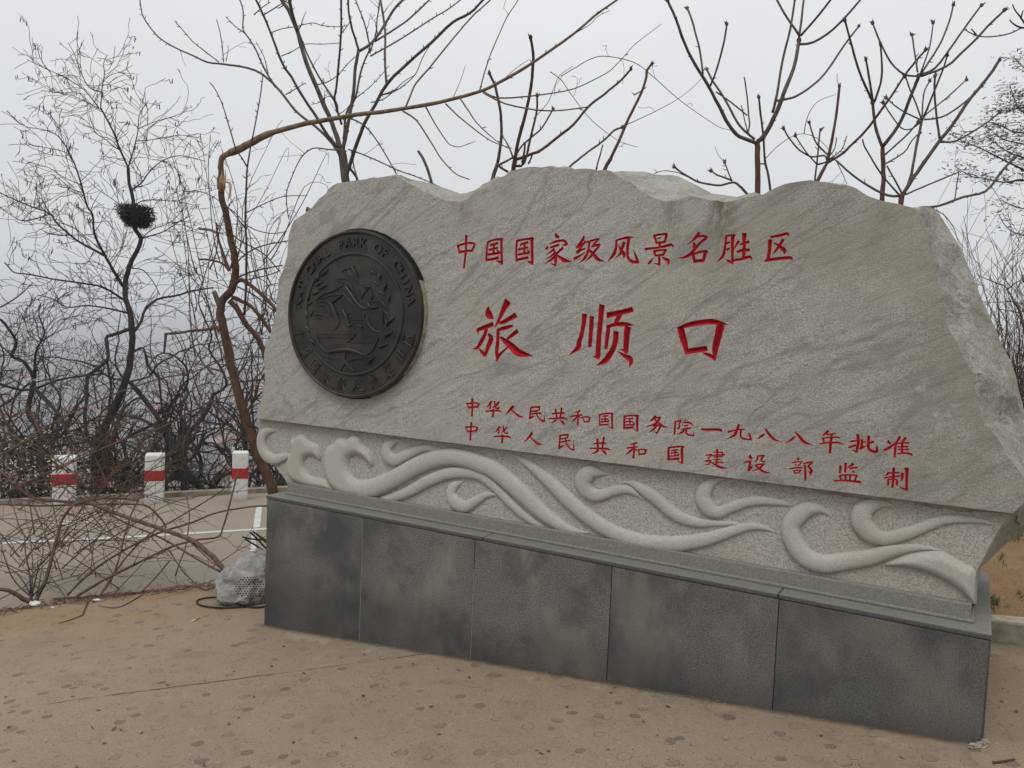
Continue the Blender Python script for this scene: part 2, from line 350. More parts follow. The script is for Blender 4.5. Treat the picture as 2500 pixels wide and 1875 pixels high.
# ------------------------------------------------------------------ monument frame
TH = 0.5273
EX = Vector((math.cos(TH), -math.sin(TH), 0)); EY = Vector((math.sin(TH), math.cos(TH), 0))
MO = Vector((1.912, 3.068, 0)) - EX * 2.0
ZT = CAMH - 1.0914                     # top of the plinth
YT, YF, YM = 0.10, 0.150, 0.110        # text face, frieze ground, moulding face (local y)

def loc(px, py, yl):
    d = ray(px, py)
    t = (yl - (CAM - MO).dot(EY)) / d.dot(EY)
    p = CAM + d * t - MO
    return Vector((p.dot(EX), yl, p.z))
def l2w(x, y, z=0.0):
    return MO + EX * x + EY * y + Vector((0, 0, z))
def w2l(p):
    q = Vector(p) - MO
    return q.dot(EX), q.dot(EY)
def gl(x, y):
    w = l2w(x, y); return gz(w.x, w.y)

# ---- stone materials
def stone_slab_mat():
    n = N('weathered_granite', 0.85, 0.2)
    fine = n.noise(170, 3, 0.7)
    tilt = n.map(rot=(0, RAD(33), 0))
    diag = n.map(scale=(1.5, 1.5, 7.5), co=tilt)
    streak = n.noise(1.5, 7, 0.66, co=diag, dist=0.5)
    wisp = n.noise(16, 6, 0.72, co=n.map(scale=(0.6, 1, 2.2), co=n.map(rot=(0, RAD(24), 0))))
    big = n.noise(1.3, 4, 0.6)
    big2 = n.noise(2.1, 5, 0.6, co=n.map(loc=(7, 3, 1)))
    c = n.mix(n.ramp(fine, 0.32, 0.68), (0.222, 0.216, 0.198), (0.505, 0.49, 0.448))
    c = n.mix(n.ramp(wisp, 0.50, 0.70, 0, 0.62), c, (0.175, 0.17, 0.155))
    c = n.mix(n.ramp(wisp, 0.46, 0.30, 0, 0.30), c, (0.56, 0.55, 0.52))
    c = n.mix(n.ramp(streak, 0.47, 0.72, 0, 0.31), c, (0.205, 0.20, 0.195))
    c = n.mix(n.ramp(streak, 0.45, 0.28, 0, 0.28), c, (0.48, 0.465, 0.43))
    c = n.mix(n.ramp(big, 0.44, 0.70, 0, 0.45), c, (0.335, 0.325, 0.245))
    c = n.mix(n.ramp(big2, 0.55, 0.78, 0, 0.35), c, (0.40, 0.345, 0.28))
    vein = n.noise(0.9, 3, 0.5, co=n.map(scale=(0.8, 1, 3.6), co=tilt, loc=(3, 1, 5)), dist=0.8)
    v = n.ramp(n.m('ABSOLUTE', n.m('SUBTRACT', vein, 0.5)), 0.0, 0.022, 0.42, 0)
    c = n.mix(v, c, (0.17, 0.165, 0.16))
    xg, yg, zg = n.xyz()
    right_tone = n.m('MULTIPLY', n.ramp(xg, 0.0, 2.2), n.ramp(n.noise(2.6, 6, 0.65, co=n.map(loc=(2, 0, 6))), 0.30, 0.62, 0.1, 0.62))   # darker olive-brown tone, stronger towards the right end
    c = n.mix(right_tone, c, (0.205, 0.19, 0.145))
    # rust stain that runs down from the notches of the top edge
    x, y, z = n.xyz()
    st = n.noise(9, 5, 0.7, co=n.map(scale=(2.2, 1, 0.9)))
    for x0, w, z0, z1, k in STAINS:
        mk = n.m('MULTIPLY', n.ramp(n.m('ABSOLUTE', n.m('SUBTRACT', x, x0)), 0, w, 1, 0), n.ramp(z, z0, z1))
        c = n.mix(n.m('MULTIPLY', mk, n.ramp(st, 0.34, 0.58, 0, k)), c, (0.115, 0.082, 0.054))
    pale = n.noise(14, 5, 0.7)
    x0, z0 = PALE
    d = n.m('ADD', n.m('POWER', n.m('SUBTRACT', x, x0), 2.0), n.m('POWER', n.m('SUBTRACT', z, z0), 2.0))
    c = n.mix(n.m('MULTIPLY', n.ramp(d, 0.0, 0.05, 1, 0), n.ramp(pale, 0.52, 0.68, 0, 0.6)), c, (0.50, 0.49, 0.47))
    n.color(c)
    b1 = n.bump(streak, 0.3, 0.012)
    b1 = n.bump(wisp, 0.45, 0.008, b1)
    n.bump(fine, 0.5, 0.0035, b1)
    return n.mat
def fresh_mat():
    n = N('broken_granite', 0.9, 0.15)
    fine = n.noise(120, 3, 0.6); mid = n.noise(7, 6, 0.65, dist=0.4)
    c = n.mix(n.ramp(fine, 0.3, 0.7), (0.255, 0.247, 0.215), (0.405, 0.395, 0.355))
    c = n.mix(n.ramp(mid, 0.42, 0.66, 0, 0.65), c, (0.215, 0.20, 0.16))
    cr = n.noise(2.2, 6, 0.7, co=n.map(scale=(1, 1, 0.5)), dist=2.0)
    c = n.mix(n.ramp(n.m('ABSOLUTE', n.m('SUBTRACT', cr, 0.5)), 0, 0.012, 0.5, 0), c, (0.12, 0.11, 0.09))
    n.color(c)
    b = n.bump(mid, 0.8, 0.05)
    b = n.bump(n.noise(38, 5, 0.7), 0.6, 0.012, b)
    n.bump(fine, 0.4, 0.003, b)
    return n.mat
def frieze_mat():
    n = N('chiselled_granite', 0.9, 0.15)
    sp = n.noise(150, 3, 0.75); sp2 = n.noise(60, 3, 0.7); big = n.noise(2.2, 4, 0.6)
    c = n.mix(n.ramp(sp, 0.36, 0.62), (0.27, 0.255, 0.228), (0.50, 0.478, 0.43))
    c = n.mix(n.ramp(sp2, 0.55, 0.72, 0, 0.4), c, (0.24, 0.215, 0.19))
    c = n.mix(n.ramp(big, 0.45, 0.7, 0, 0.5), c, (0.37, 0.315, 0.24))
    n.color(c)
    b = n.bump(sp, 0.8, 0.006)
    n.bump(sp2, 0.5, 0.008, b)
    return n.mat
def scroll_mat():
    n = N('smooth_granite', 0.75, 0.25)
    sp = n.noise(150, 3, 0.7); big = n.noise(3.0, 4, 0.6)
    c = n.mix(n.ramp(sp, 0.3, 0.7), (0.335, 0.322, 0.288), (0.475, 0.46, 0.42))
    c = n.mix(n.ramp(big, 0.42, 0.72, 0, 0.5), c, (0.33, 0.31, 0.255))
    pit = n.vor(70).outputs['Distance']
    c = n.mix(n.ramp(pit, 0.02, 0.14, 0.5, 0), c, (0.2, 0.19, 0.16))
    n.color(c)
    b = n.bump(n.noise(26, 4, 0.6), 0.25, 0.006)
    n.bump(sp, 0.35, 0.0025, b)
    return n.mat
def ledge_mat():
    n = N('grey_moulding_granite', 0.7, 0.3)
    sp = n.noise(150, 3, 0.7); big = n.noise(2.0, 4, 0.6, co=n.map(scale=(1, 1, 4)))
    c = n.mix(n.ramp(sp, 0.3, 0.7), (0.145, 0.140, 0.122), (0.245, 0.238, 0.21))
    c = n.mix(n.ramp(big, 0.42, 0.7, 0, 0.6), c, (0.19, 0.185, 0.16))
    n.color(c)
    n.bump(sp, 0.25, 0.002)
    return n.mat
def panel_mat(i):
    n = N('dark_granite_panel', 0.7, 0.2)
    co = n.map(loc=(i * 7.3, 0, i * 3.1))
    sp = n.noise(150, 2, 0.75); st = n.noise(1.9, 4, 0.5, co=co, dist=0.25); st2 = n.noise(2.2, 5, 0.55, co=n.map(loc=(i * 3.7, 2, 9), scale=(1.5, 1, 0.8)))
    sp2 = n.vor(95).outputs['Distance']
    c = n.mix(n.ramp(sp, 0.34, 0.66), (0.078, 0.074, 0.069), (0.205, 0.196, 0.183))
    dk = (0.05, 0.0, 0.0, 0.20, 0.38, 0, 0, 0.3, 0.3)[i]
    c = n.mix(dk, c, (0.045, 0.043, 0.042))
    c = n.mix(n.ramp(st, 0.45, 0.68, 0, 0.72), c, (0.045, 0.045, 0.048))
    st3 = n.noise(5.5, 5, 0.6, co=n.map(loc=(i * 2.1, 5, 4)), dist=0.3)
    c = n.mix(n.ramp(st3, 0.50, 0.68, 0, 0.55), c, (0.06, 0.057, 0.055))
    c = n.mix(n.ramp(st2, 0.52, 0.70, 0, 0.62 - dk), c, (0.27, 0.245, 0.208))
    zz = n.xyz()[2]
    wet = n.m('MULTIPLY', n.ramp(n.m('ADD', zz, n.m('MULTIPLY', st2, -0.5)), -0.42, -0.12, 1, 0), 0.55)     # damp that has crept up from the ground
    c = n.mix(wet, c, (0.038, 0.035, 0.034))
    rust = n.noise(3.3, 4, 0.6, co=n.map(loc=(i * 5.1, 4, 2)))
    c = n.mix(n.ramp(rust, 0.58, 0.74, 0, 0.40), c, (0.125, 0.095, 0.085))
    c = n.mix(n.ramp(sp2, 0.05, 0.22, 0.9, 0), c, (0.018, 0.018, 0.018))
    n.color(c)
    n.rough(n.ramp(st2, 0.35, 0.75, 0.6, 0.85))
    n.bump(sp, 0.15, 0.0015)
    return n.mat

_s = loc(1760, 520, YT); _s2 = loc(1640, 560, YT); _s3 = loc(1745, 540, YT)
STAINS = [(_s.x, 0.10, loc(1760, 680, YT).z, loc(1760, 500, YT).z, 0.85), (_s2.x, 0.075, loc(1640, 620, YT).z, loc(1640, 500, YT).z, 0.45),
          (loc(1130, 520, YT).x, 0.12, loc(1130, 600, YT).z, loc(1130, 490, YT).z, 0.4)]
_p = loc(2245, 975, YT); PALE = (_p.x, _p.z)
M_SLAB = stone_slab_mat(); M_FRESH = fresh_mat(); M_FRIEZE = frieze_mat(); M_SCROLL = scroll_mat(); M_LEDGE = ledge_mat()
def red_mat():
    n = N('red_paint', 0.6, 0.12)
    a = n.noise(40, 4, 0.6)
    n.color(n.mix(n.ramp(a, 0.35, 0.7), (0.29, 0.006, 0.012), (0.43, 0.010, 0.017)))
    n.bump(n.noise(200, 2), 0.15, 0.001)
    return n.mat
M_RED = red_mat()

mon = thing('stone_monument', 'grey granite boulder monument with red carved Chinese characters and bronze medallion on a dark plinth',
            'monument', (MO.x, MO.y, 0), -TH)

# ---- plinth
pl = MB()
pl.box((-1.985, 0.03, -0.75), (1.985, 1.02, ZT - 0.03))
plinth = pl.build('plinth', plain('plinth_core', (0.10, 0.10, 0.10)), mon)
bx = [-2.0] + [loc(p, q, 0).x for p, q in ((886, 1254), (1160, 1313), (1495, 1372), (1903, 1451))] + [2.0]
def bevel_box(a, b, r=0.004):
    bm = bmesh.new()
    bmesh.ops.create_cube(bm, size=1.0)
    for v in bm.verts:
        v.co = Vector([(a[k] + b[k]) / 2 + v.co[k] * (b[k] - a[k]) for k in range(3)])
    bmesh.ops.bevel(bm, geom=list(bm.edges), offset=r, segments=2, affect='EDGES', profile=0.5)
    m = MB(); bm.verts.index_update()
    m.add([v.co[:] for v in bm.verts], [[v.index for v in f.verts] for f in bm.faces])
    bm.free(); return m
for i in range(5):
    bevel_box((bx[i] + 0.0016, 0.0, -0.75), (bx[i + 1] - 0.0016, 0.028, ZT - 0.026), 0.0025).build('granite_panel', panel_mat(i), plinth)
for k, sx_ in enumerate((-1, 1)):
    x0, x1 = (1.986, 2.006) if sx_ > 0 else (-2.006, -1.986)
    bevel_box((x0, 0.006, -0.75), (x1, 1.03, ZT - 0.026), 0.002).build('side_panel', panel_mat(7 + k), plinth)
# joint mortar seen as a pale thread in three of the joints
M_MORT = plain('pale_mortar', (0.26, 0.245, 0.22))
for i in (1, 2):
    mo = MB()
    mo.box((bx[i] - 0.0013, 0.0004, -0.7), (bx[i] + 0.0013, 0.03, ZT - (0.19 if i == 2 else 0.03)))
    mo.build('joint_mortar', M_MORT, plinth)
def cap_mat():
    n = N('polished_cap_granite', 0.35, 0.45)
    sp = n.noise(150, 3, 0.7); x, y, z = n.xyz()
    dust = n.noise(6, 5, 0.65, co=n.map(scale=(1, 3, 1)))
    c = n.mix(n.ramp(sp, 0.3, 0.7), (0.05, 0.051, 0.053), (0.11, 0.11, 0.11))
    c2 = n.mix(n.ramp(sp, 0.3, 0.7), (0.125, 0.12, 0.105), (0.215, 0.207, 0.185))
    c2 = n.mix(n.ramp(dust, 0.4, 0.7, 0, 0.5), c2, (0.20, 0.175, 0.14))
    g = n.t.nodes.new('ShaderNodeNewGeometry')
    up = n.xyz(g.outputs['Normal'])[2]
    c = n.mix(n.ramp(up, 0.55, 0.8), c, c2)     # dust settles on the top face only
    n.color(c)
    n.rough(n.ramp(up, 0.55, 0.8, 0.3, 0.7))
    return n.mat
M_CAP = cap_mat()
xj = loc(1903, 1445, 0.02).x
xs = [-2.008, loc(1185, 1318, 0.02).x, xj, 2.008]
for i in range(3):
    bevel_box((xs[i] + 0.001, -0.003, ZT - 0.024), (xs[i + 1] - 0.001, 1.033, ZT), 0.006).build('cap_slab', M_CAP, plinth)

# ---- base moulding
zm = loc(2372, 1476, YM).z
xa, xb = loc(701, 1190, YM).x, loc(2371.5, 1490, YM).x
bevel_box((xa, YM, ZT + 0.0005), (xb, 0.90, zm), 0.004).build('base_moulding', M_LEDGE, mon)
bevel_box((xa - 0.012, YM - 0.014, ZT + 0.0005), (xb + 0.012, 0.91, ZT + 0.014), 0.004).build('moulding_fillet', M_LEDGE, mon)

# ---- frieze block: outline on the frieze plane, swept back
def dense(pts, step):
    """resample a closed or open list of tuples so that consecutive first-2 coords are at most step apart"""
    out = []
    for a, b in zip(pts[:-1], pts[1:]):
        k = max(1, int(math.hypot(b[0] - a[0], b[1] - a[1]) / step))
        for i in range(k):
            t = i / k
            out.append(tuple(x + (y - x) * t for x, y in zip(a, b)))
    out.append(pts[-1])
    return out
def rough3(p, a, s=6.0):
    q = Vector(p)
    return Vector((noise.noise(q * s), noise.noise(q * s + Vector((9, 2, 5))), noise.noise(q * s + Vector((3, 7, 1))))) * a
fz = []   # (front px, rim px, rim depth)
for f, r, d in [((700, 1179), None, .3), ((695, 1170), None, .3), ((670, 1135), None, .3), ((642, 1107), None, .3), ((632, 1080), None, .3), ((631, 1020), None, .3),
                ((631, 1005), None, .3), ((2490, 1236), (2540, 1240), .40), ((2472, 1256), (2500, 1300), .42), ((2444, 1285), (2484, 1312), .42), ((2414, 1337), (2454, 1331), .40), ((2396, 1374), (2422, 1361), .35),
                ((2383, 1394), (2396, 1383), .25), ((2381, 1430), (2384, 1430), .25), ((2379, 1474), (2381, 1474), .25)]:
    a = loc(f[0], f[1], YF)
    b = loc(r[0], r[1], YF + d) if r else Vector((a.x + 0.03, YF + d, a.z))
    fz.append((a.x, a.z, b.x, YF + d, b.z))
fz.append(fz[0])
fz = dense(fz, 0.05)[:-1]
fr = MB()
n_ = len(fz)
ringA = [Vector((p[0], YF, p[1])) for p in fz]
ringB = [Vector((p[2], p[3], p[4])) for p in fz]
ringA = [p + Vector((noise.noise(p * 14) * 0.006, 0, noise.noise(p * 14 + Vector((4, 4, 4))) * 0.004)) for p in ringA]
ringM = [a.lerp(b, 0.5) + rough3(a, 0.012) for a, b in zip(ringA, ringB)]
ringB = [b + rough3(b, 0.012) for b in ringB]
ringC = [Vector((p.x, 0.86, p.z)) for p in ringB]
fr.add(ringA, [tuple(range(n_))], 0)
vs = ringA + ringM + ringB + ringC
fr.add(vs, [(k * n_ + i, (k + 1) * n_ + i, (k + 1) * n_ + (i + 1) % n_, k * n_ + (i + 1) % n_) for k in range(3) for i in range(n_)], 1)
fr.add(ringC, [tuple(range(n_ - 1, -1, -1))], 1)
frieze = fr.build('carved_frieze', [M_FRIEZE, M_FRESH], mon, recalc=True)

# ---- cloud scrolls in relief: ribbons in 4x enlargements
KO, LO, MO_, NO = (600, 1000), (1100, 1030), (1600, 1080), (1947, 1130)
SCROLLS = [
 (KO, "310 206 8,235 205 60,172 250 92,165 350 100,215 450 100,300 488 90,400 455 62,460 462 36,515 500 6", 1),
 (KO, "1120 776 150,1180 774 165,1250 765 165,1450 680 158,1700 540 158,1950 462 160,2150 478 165,2300 530 168,2450 600 170,2700 810 170,2900 1000 150,3100 1140 110,3250 1192 50,3380 1203 6", 1.15),
 (KO, "1530 300 8,1450 312 62,1390 370 112,1400 450 130,1470 490 110,1600 432 88,1750 372 70,1860 387 48,1960 396 6", 0.9),
 (KO, "1230 868 10,1400 868 68,1600 800 98,1800 690 108,2000 622 108,2160 618 100,2300 650 95,2450 770 90,2650 970 90,2800 1090 70,2900 1142 30,2960 1152 6", 1),
 (LO, "125 578 14,40 625 84,12 705 112,60 790 130,150 825 110,250 772 90,360 712 60,480 716 6", 0.9),
 (LO, "545 290 6,700 370 60,850 480 100,1000 612 130,1200 800 150,1400 962 150,1600 1080 150,1850 1162 150,2100 1190 158,2300 1180 150,2550 1130 130,2800 1050 100,2950 1020 80,3080 1040 50,3170 1080 6", 1.1),
 (LO, "1640 600 8,1750 592 44,1850 640 100,2000 740 130,2200 905 124,2400 980 100,2600 990 60,2780 995 40,2920 1003 6", 0.9),
 (LO, "1575 510 6,1480 500 60,1370 490 150,1300 575 170,1345 680 150,1450 718 118,1570 682 100,1700 658 88,1800 692 58,1895 770 6", 1),
 (MO_, "690 355 8,600 370 60,510 430 130,470 540 160,520 640 160,620 682 120,750 632 108,950 572 100,1150 578 80,1280 602 50,1350 625 6", 1),
 (MO_, "1740 745 6,1640 662 70,1520 645 140,1400 705 180,1322 820 184,1362 980 200,1480 1125 200,1650 1185 190,1850 1160 180,2088 1122 170,2288 1062 140,2488 1030 90,2638 1030 58,2808 1055 6", 1.1),
 (NO, "960 440 6,880 402 60,760 402 130,645 462 200,632 580 210,720 690 200,850 738 150,1000 708 140,1200 640 120,1400 562 110,1600 548 90,1800 570 58,1990 616 6", 1.05),
]
def ribbon(mb, pts, y0, hmax, hk, npro=9, expo=0.8, into=0.006):
    """domed ribbon standing on the local plane y=y0; pts = [(Vector, width)]"""
    n = len(pts); rows = []
    for i, (p, w) in enumerate(pts):
        a = pts[max(i - 1, 0)][0]; b = pts[min(i + 1, n - 1)][0]
        t = Vector((b.x - a.x, 0, b.z - a.z))
        if t.length < 1e-9: t = Vector((1, 0, 0))
        t.normalize(); nn = Vector((-t.z, 0, t.x))
        h = min(hmax, hk * w)
        row = []
        for k in range(npro):
            an = math.pi * k / (npro - 1)
            row.append(p + nn * (-math.cos(an) * w / 2) + Vector((0, into - (h + into) * math.sin(an) ** expo, 0)))
        rows.append(row)
    vs = [v for r in rows for v in r]
    fs = [(i * npro + k, i * npro + k + 1, (i + 1) * npro + k + 1, (i + 1) * npro + k) for i in range(n - 1) for k in range(npro - 1)]
    for v in vs: v.y += 0
    mb.add(vs, fs, 0, True)
def px_ribbon(origin, s, sc, yl, seg=5):
    st = parse(s)[0]
    cm_ = catmull(st, seg)
    out = []
    for x, y, w in cm_:
        px, py = origin[0] + x / sc, origin[1] + y / sc
        p = loc(px, py, yl)
        q = loc(px + max(w, 4) / sc / 2, py, yl); r = loc(px, py + max(w, 4) / sc / 2, yl)
        out.append((p, (p - q).length + (p - r).length))
    return out
for k, (o_, s_, hk) in enumerate(SCROLLS):
    mb = MB()
    ribbon(mb, px_ribbon(o_, s_, 4.0, YF), YF, 0.036 * hk, 0.36, 13, 0.58)
    mb.build('cloud_scroll', M_SCROLL, frieze, recalc=True)

# the two scalloped cloud heads: domed outlines
def dome_shape(outline, h, edge, KO=(600, 1000)):
    ol = catmull(outline + [outline[0]], 2)[:-1]
    P = [loc(KO[0] + x / 4, KO[1] + y / 4, YF) for x, y in ol]
    n = len(P); vv = [Vector((p.x, p.z)) for p in P]; ee = [(i, (i + 1) % n) for i in range(n)]
    def ins(x, z):
        c = False
        for i in range(n):
            a, b = vv[i], vv[i - 1]
            if (a.y > z) != (b.y > z) and x < (b.x - a.x) * (z - a.y) / (b.y - a.y) + a.x: c = not c
        return c
    def dist(x, z):
        m_ = 9
        for i in range(n):
            a, b = vv[i - 1], vv[i]; d = b - a; t = max(0, min(1, ((x - a.x) * d.x + (z - a.y) * d.y) / max(d.length_squared, 1e-9)))
            m_ = min(m_, math.hypot(x - a.x - d.x * t, z - a.y - d.y * t))
        return m_
    pts = list(vv); x = min(p.x for p in vv)
    while x < max(p.x for p in vv):
        z = min(p.y for p in vv)
        while z < max(p.y for p in vv):
            if ins(x, z) and dist(x, z) > 0.003: pts.append(Vector((x, z)))
            z += 0.0085
        x += 0.0085
    for i in range(n):                                   # a tight row just inside the rim
        q = (vv[i] + vv[i - 1]) / 2; d = vv[i] - vv[i - 1]; nn = Vector((-d.y, d.x)).normalized() * 0.0022
        for w in (q + nn, q - nn):
            if ins(w.x, w.y): pts.append(w)
    rv_, _, rf_, _, _, _ = delaunay_2d_cdt(pts, ee, [], 0, 1e-6, True)
    vs = []
    for v in rv_:
        d = min(dist(v[0], v[1]) / edge, 1.0)
        vs.append((v[0], YF + 0.004 - (h + 0.004) * (1 - (1 - d) ** 2) ** 0.62, v[1]))
    fs = [f[::-1] for f in rf_ if ins(sum(rv_[i][0] for i in f) / len(f), sum(rv_[i][1] for i in f) / len(f))]
    m_ = MB(); m_.add(vs, fs, 0, True)
    m_.build('cloud_scroll', M_SCROLL, frieze)
dome_shape([(730, 514), (742, 470), (738, 410), (715, 350), (670, 318), (630, 300), (605, 272), (575, 245), (545, 234), (512, 245), (490, 266), (460, 275), (442, 300), (440, 345), (447, 390), (440, 430), (420, 470), (404, 530), (406, 600), (435, 665), (490, 705), (560, 738), (650, 765), (760, 782), (850, 785), (835, 745), (800, 690), (700, 658), (640, 640), (600, 600), (575, 550), (580, 492), (605, 462), (650, 452), (690, 468), (715, 492)], 0.030, 0.042)
dome_shape([(1248, 564), (1258, 500), (1245, 440), (1215, 390), (1170, 355), (1145, 328), (1130, 282), (1095, 246), (1055, 240), (1020, 256), (998, 282), (960, 266), (920, 268), (885, 290), (870, 322), (830, 335), (800, 362), (778, 410), (768, 470), (768, 560), (785, 640), (815, 710), (870, 780), (940, 828), (1030, 853), (1130, 862), (1200, 858), (1205, 700), (1150, 692), (1080, 670), (1030, 620), (1010, 550), (1022, 482), (1060, 452), (1110, 452), (1160, 476), (1205, 522)], 0.037, 0.055)

dome_shape([(800, 1003), (900, 957), (1020, 907), (1150, 872), (1300, 856), (1420, 858), (1560, 935), (1650, 985), (1738, 1040), (1735, 1200), (1722, 1358), (1690, 1345), (1600, 1262), (1500, 1187), (1380, 1120), (1250, 1070), (1100, 1030), (950, 1010)], 0.036, 0.04, NO)

# ---- inscribed slab
SL = [  # front px, rim px (None = straight back), rim depth
 ((624, 1021), None, .3), ((640, 970), None, .3), ((647, 927), None, .3), ((645, 862), None, .3), ((662, 815), None, .3), ((673, 760), None, .3),
 ((680, 681), None, .3), ((698, 637), None, .3), ((705, 580), None, .3), ((708, 562), None, .3), ((717, 539), None, .3), ((752, 517), None, .3), ((781, 488), None, .3),
 ((802, 463), None, .3), ((824, 448), None, .3), ((875, 439), None, .3), ((925, 434), None, .3), ((965, 430), None, .3),
 ((976, 433), (978, 429), .1), ((998, 446), (1000, 438), .2), ((1024, 461), (1027, 440), .25), ((1052, 475), (1056, 449), .25), ((1085, 487), (1088, 464), .25),
 ((1124, 496), (1121, 473), .22), ((1142, 486), (1140, 471), .22), ((1171, 464), (1168, 461), .2), ((1215, 438), (1212, 436), .2),
 ((1245, 421), None, .3), ((1269, 410), None, .3), ((1305, 407), None, .3), ((1341, 406), None, .3), ((1400, 412), None, .3), ((1470, 414), None, .3),
 ((1499, 423), (1499, 419), .18), ((1524, 439), (1535, 418), .3), ((1553, 453), (1571, 420), .33), ((1589, 481), (1602, 425), .36), ((1625, 491), (1630, 428), .36),
 ((1654, 485), (1654, 430), .36), ((1683, 479), (1673, 439), .34), ((1716, 481), (1698, 450), .32), ((1734, 488), (1734, 470), .28), ((1770, 496), (1770, 477), .28), ((1813, 488), (1806, 480), .24),
 ((1842, 479), (1842, 477), .2), ((1864, 473), None, .3), ((1879, 464), None, .3), ((1915, 453), None, .3), ((1951, 441), None, .3), ((1980, 438), None, .3), ((2023, 443), None, .3), ((2052, 451), None, .3),
 ((2070, 452), None, .3), ((2088, 461), None, .3), ((2117, 477), None, .3), ((2153, 490), None, .3), ((2200, 498), None, .3), ((2233, 506), (2283, 510), .28),
 ((2236, 514), (2301, 532), .3), ((2244, 542), (2320, 560), .32), ((2262, 580), (2342, 597), .32), ((2279, 636), (2358, 636), .32), ((2290, 680), (2380, 687), .32), ((2300, 719), (2398, 734), .32), ((2308, 770), (2423, 792), .32),
 ((2326, 824), (2449, 839), .32), ((2347, 860), (2467, 882), .32), ((2376, 911), (2480, 925), .32), ((2380, 944), (2485, 950), .32), ((2384, 984), (2496, 991), .34), ((2405, 1034), (2510, 1040), .36), ((2445, 1085), (2530, 1100), .38),
 ((2474, 1135), (2548, 1150), .40), ((2500, 1160), (2562, 1175), .40), ((2516, 1190), (2566, 1200), .42), ((2506, 1222), (2550, 1240), .42), ((2472, 1253), (2505, 1292), .42)]
sl_ = []
for f, r, d in SL:
    a = loc(f[0], f[1], YT)
    b = loc(r[0], r[1], YT + d) if r else Vector((a.x, YT + d, a.z - 0.012))
    sl_.append((a.x, a.z, b.x, YT + d, b.z))
sl_.append(sl_[0])
sl_ = dense(sl_, 0.03)[:-1]
n_ = len(sl_)
ledge_i = [i for i, p in enumerate(sl_)]
def disp(x, z):
    q = Vector((x * 1.3, 0.3, z * 1.3))
    return 0.010 * noise.noise(q) + 0.0035 * noise.noise(q * 5)
outer = []
for i, p in enumerate(sl_):
    q = Vector((p[0], 0, p[1]))
    onledge = abs(p[1] - sl_[0][1]) < 0.03 or i > n_ - int(0.5 * 4 / 0.03)
    k = 0.002 if onledge else 0.011
    outer.append(Vector((p[0] + k * noise.noise(q * 16), p[1] + k * noise.noise(q * 16 + Vector((5, 5, 5))) + (0 if onledge else 0.004 * noise.noise(q * 45)))))
V2 = list(outer); E2 = []
quads = []
chars = []
for row in (ROW1, ROW2, ROW3, ROW4):
    for o_, s_ in row:
        cid = len(chars); chars.append([]); quads.append([])
        for st in parse(s_):
            if len(st) == 2: cm_ = catmull(st, 3)
            else: cm_ = catmull(st, 4)
            pl2 = []
            for x, y, w in cm_:
                px, py = o_[0] + x / 7.0, o_[1] + y / 7.0
                p = loc(px, py, YT); h = 0.54 * max(w, 5) / 7.0
                hx = (loc(px + h, py, YT) - p).length; hz = (loc(px, py + h, YT) - p).length
                pl2.append((p.x, p.z, 0.5 * (hx + hz)))
            nl = len(pl2); L = []; Rr = []; C = []
            for i, (x, z, h) in enumerate(pl2):
                a = pl2[max(i - 1, 0)]; b = pl2[min(i + 1, nl - 1)]
                tx, tz = b[0] - a[0], b[1] - a[1]; l = math.hypot(tx, tz) or 1
                tx /= l; tz /= l
                ex = 0.0
                if i == 0: ex = -0.35 * h
                if i == nl - 1: ex = 0.35 * h
                L.append((x - tz * h + tx * ex * 0.3, z + tx * h + tz * ex * 0.3)); Rr.append((x + tz * h + tx * ex, z - tx * h + tz * ex))
                C.append((x, z))
            o = len(V2)
            V2 += [Vector(p) for p in L] + [Vector(p) for p in Rr] + [Vector(p) for p in C]
            E2 += [(o, o + nl), (o + nl - 1, o + 2 * nl - 1)]
            for i in range(nl - 1):
                quads[cid].append((L[i], L[i + 1], Rr[i + 1], Rr[i]))
                E2 += [(o + 2 * nl + i, o + 2 * nl + i + 1), (o + i, o + i + 1), (o + nl + i, o + nl + i + 1)]
            chars[cid].append(pl2)
xs_ = [p.x for p in outer]; zs_ = [p.y for p in outer]
def inside(x, z):
    c = False
    for i in range(n_):
        a = outer[i]; b = outer[i - 1]
        if (a.y > z) != (b.y > z) and x < (b.x - a.x) * (z - a.y) / (b.y - a.y) + a.x: c = not c
    return c
gx = min(xs_) + 0.04
while gx < max(xs_):
    gzz = min(zs_) + 0.04
    while gzz < max(zs_):
        if inside(gx, gzz): V2.append(Vector((gx + 0.01 * noise.noise(Vector((gx * 30, gzz * 30, 0))), gzz)))
        gzz += 0.09
    gx += 0.09
E2 += [(i, (i + 1) % n_) for i in range(n_)]
rv, re_, rf, ov, oe, of = delaunay_2d_cdt(V2, E2, [], 0, 1e-5, True)
cid_bb = []
for c in chars:
    pts = [q for s in c for q in s]
    cid_bb.append((min(p[0] for p in pts) - .03, max(p[0] for p in pts) + .03, min(p[1] for p in pts) - .03, max(p[1] for p in pts) + .03))
def groove(x, z, cid):
    best = 0.0
    for s in chars[cid]:
        for a, b in zip(s[:-1], s[1:]):
            dx, dz = b[0] - a[0], b[1] - a[1]; ll = dx * dx + dz * dz
            t = 0 if ll < 1e-12 else max(0, min(1, ((x - a[0]) * dx + (z - a[1]) * dz) / ll))
            h = a[2] + (b[2] - a[2]) * t
            d = math.hypot(x - a[0] - dx * t, z - a[1] - dz * t)
            if h - d > best: best = h - d
    return min(1.05 * best, 0.035)
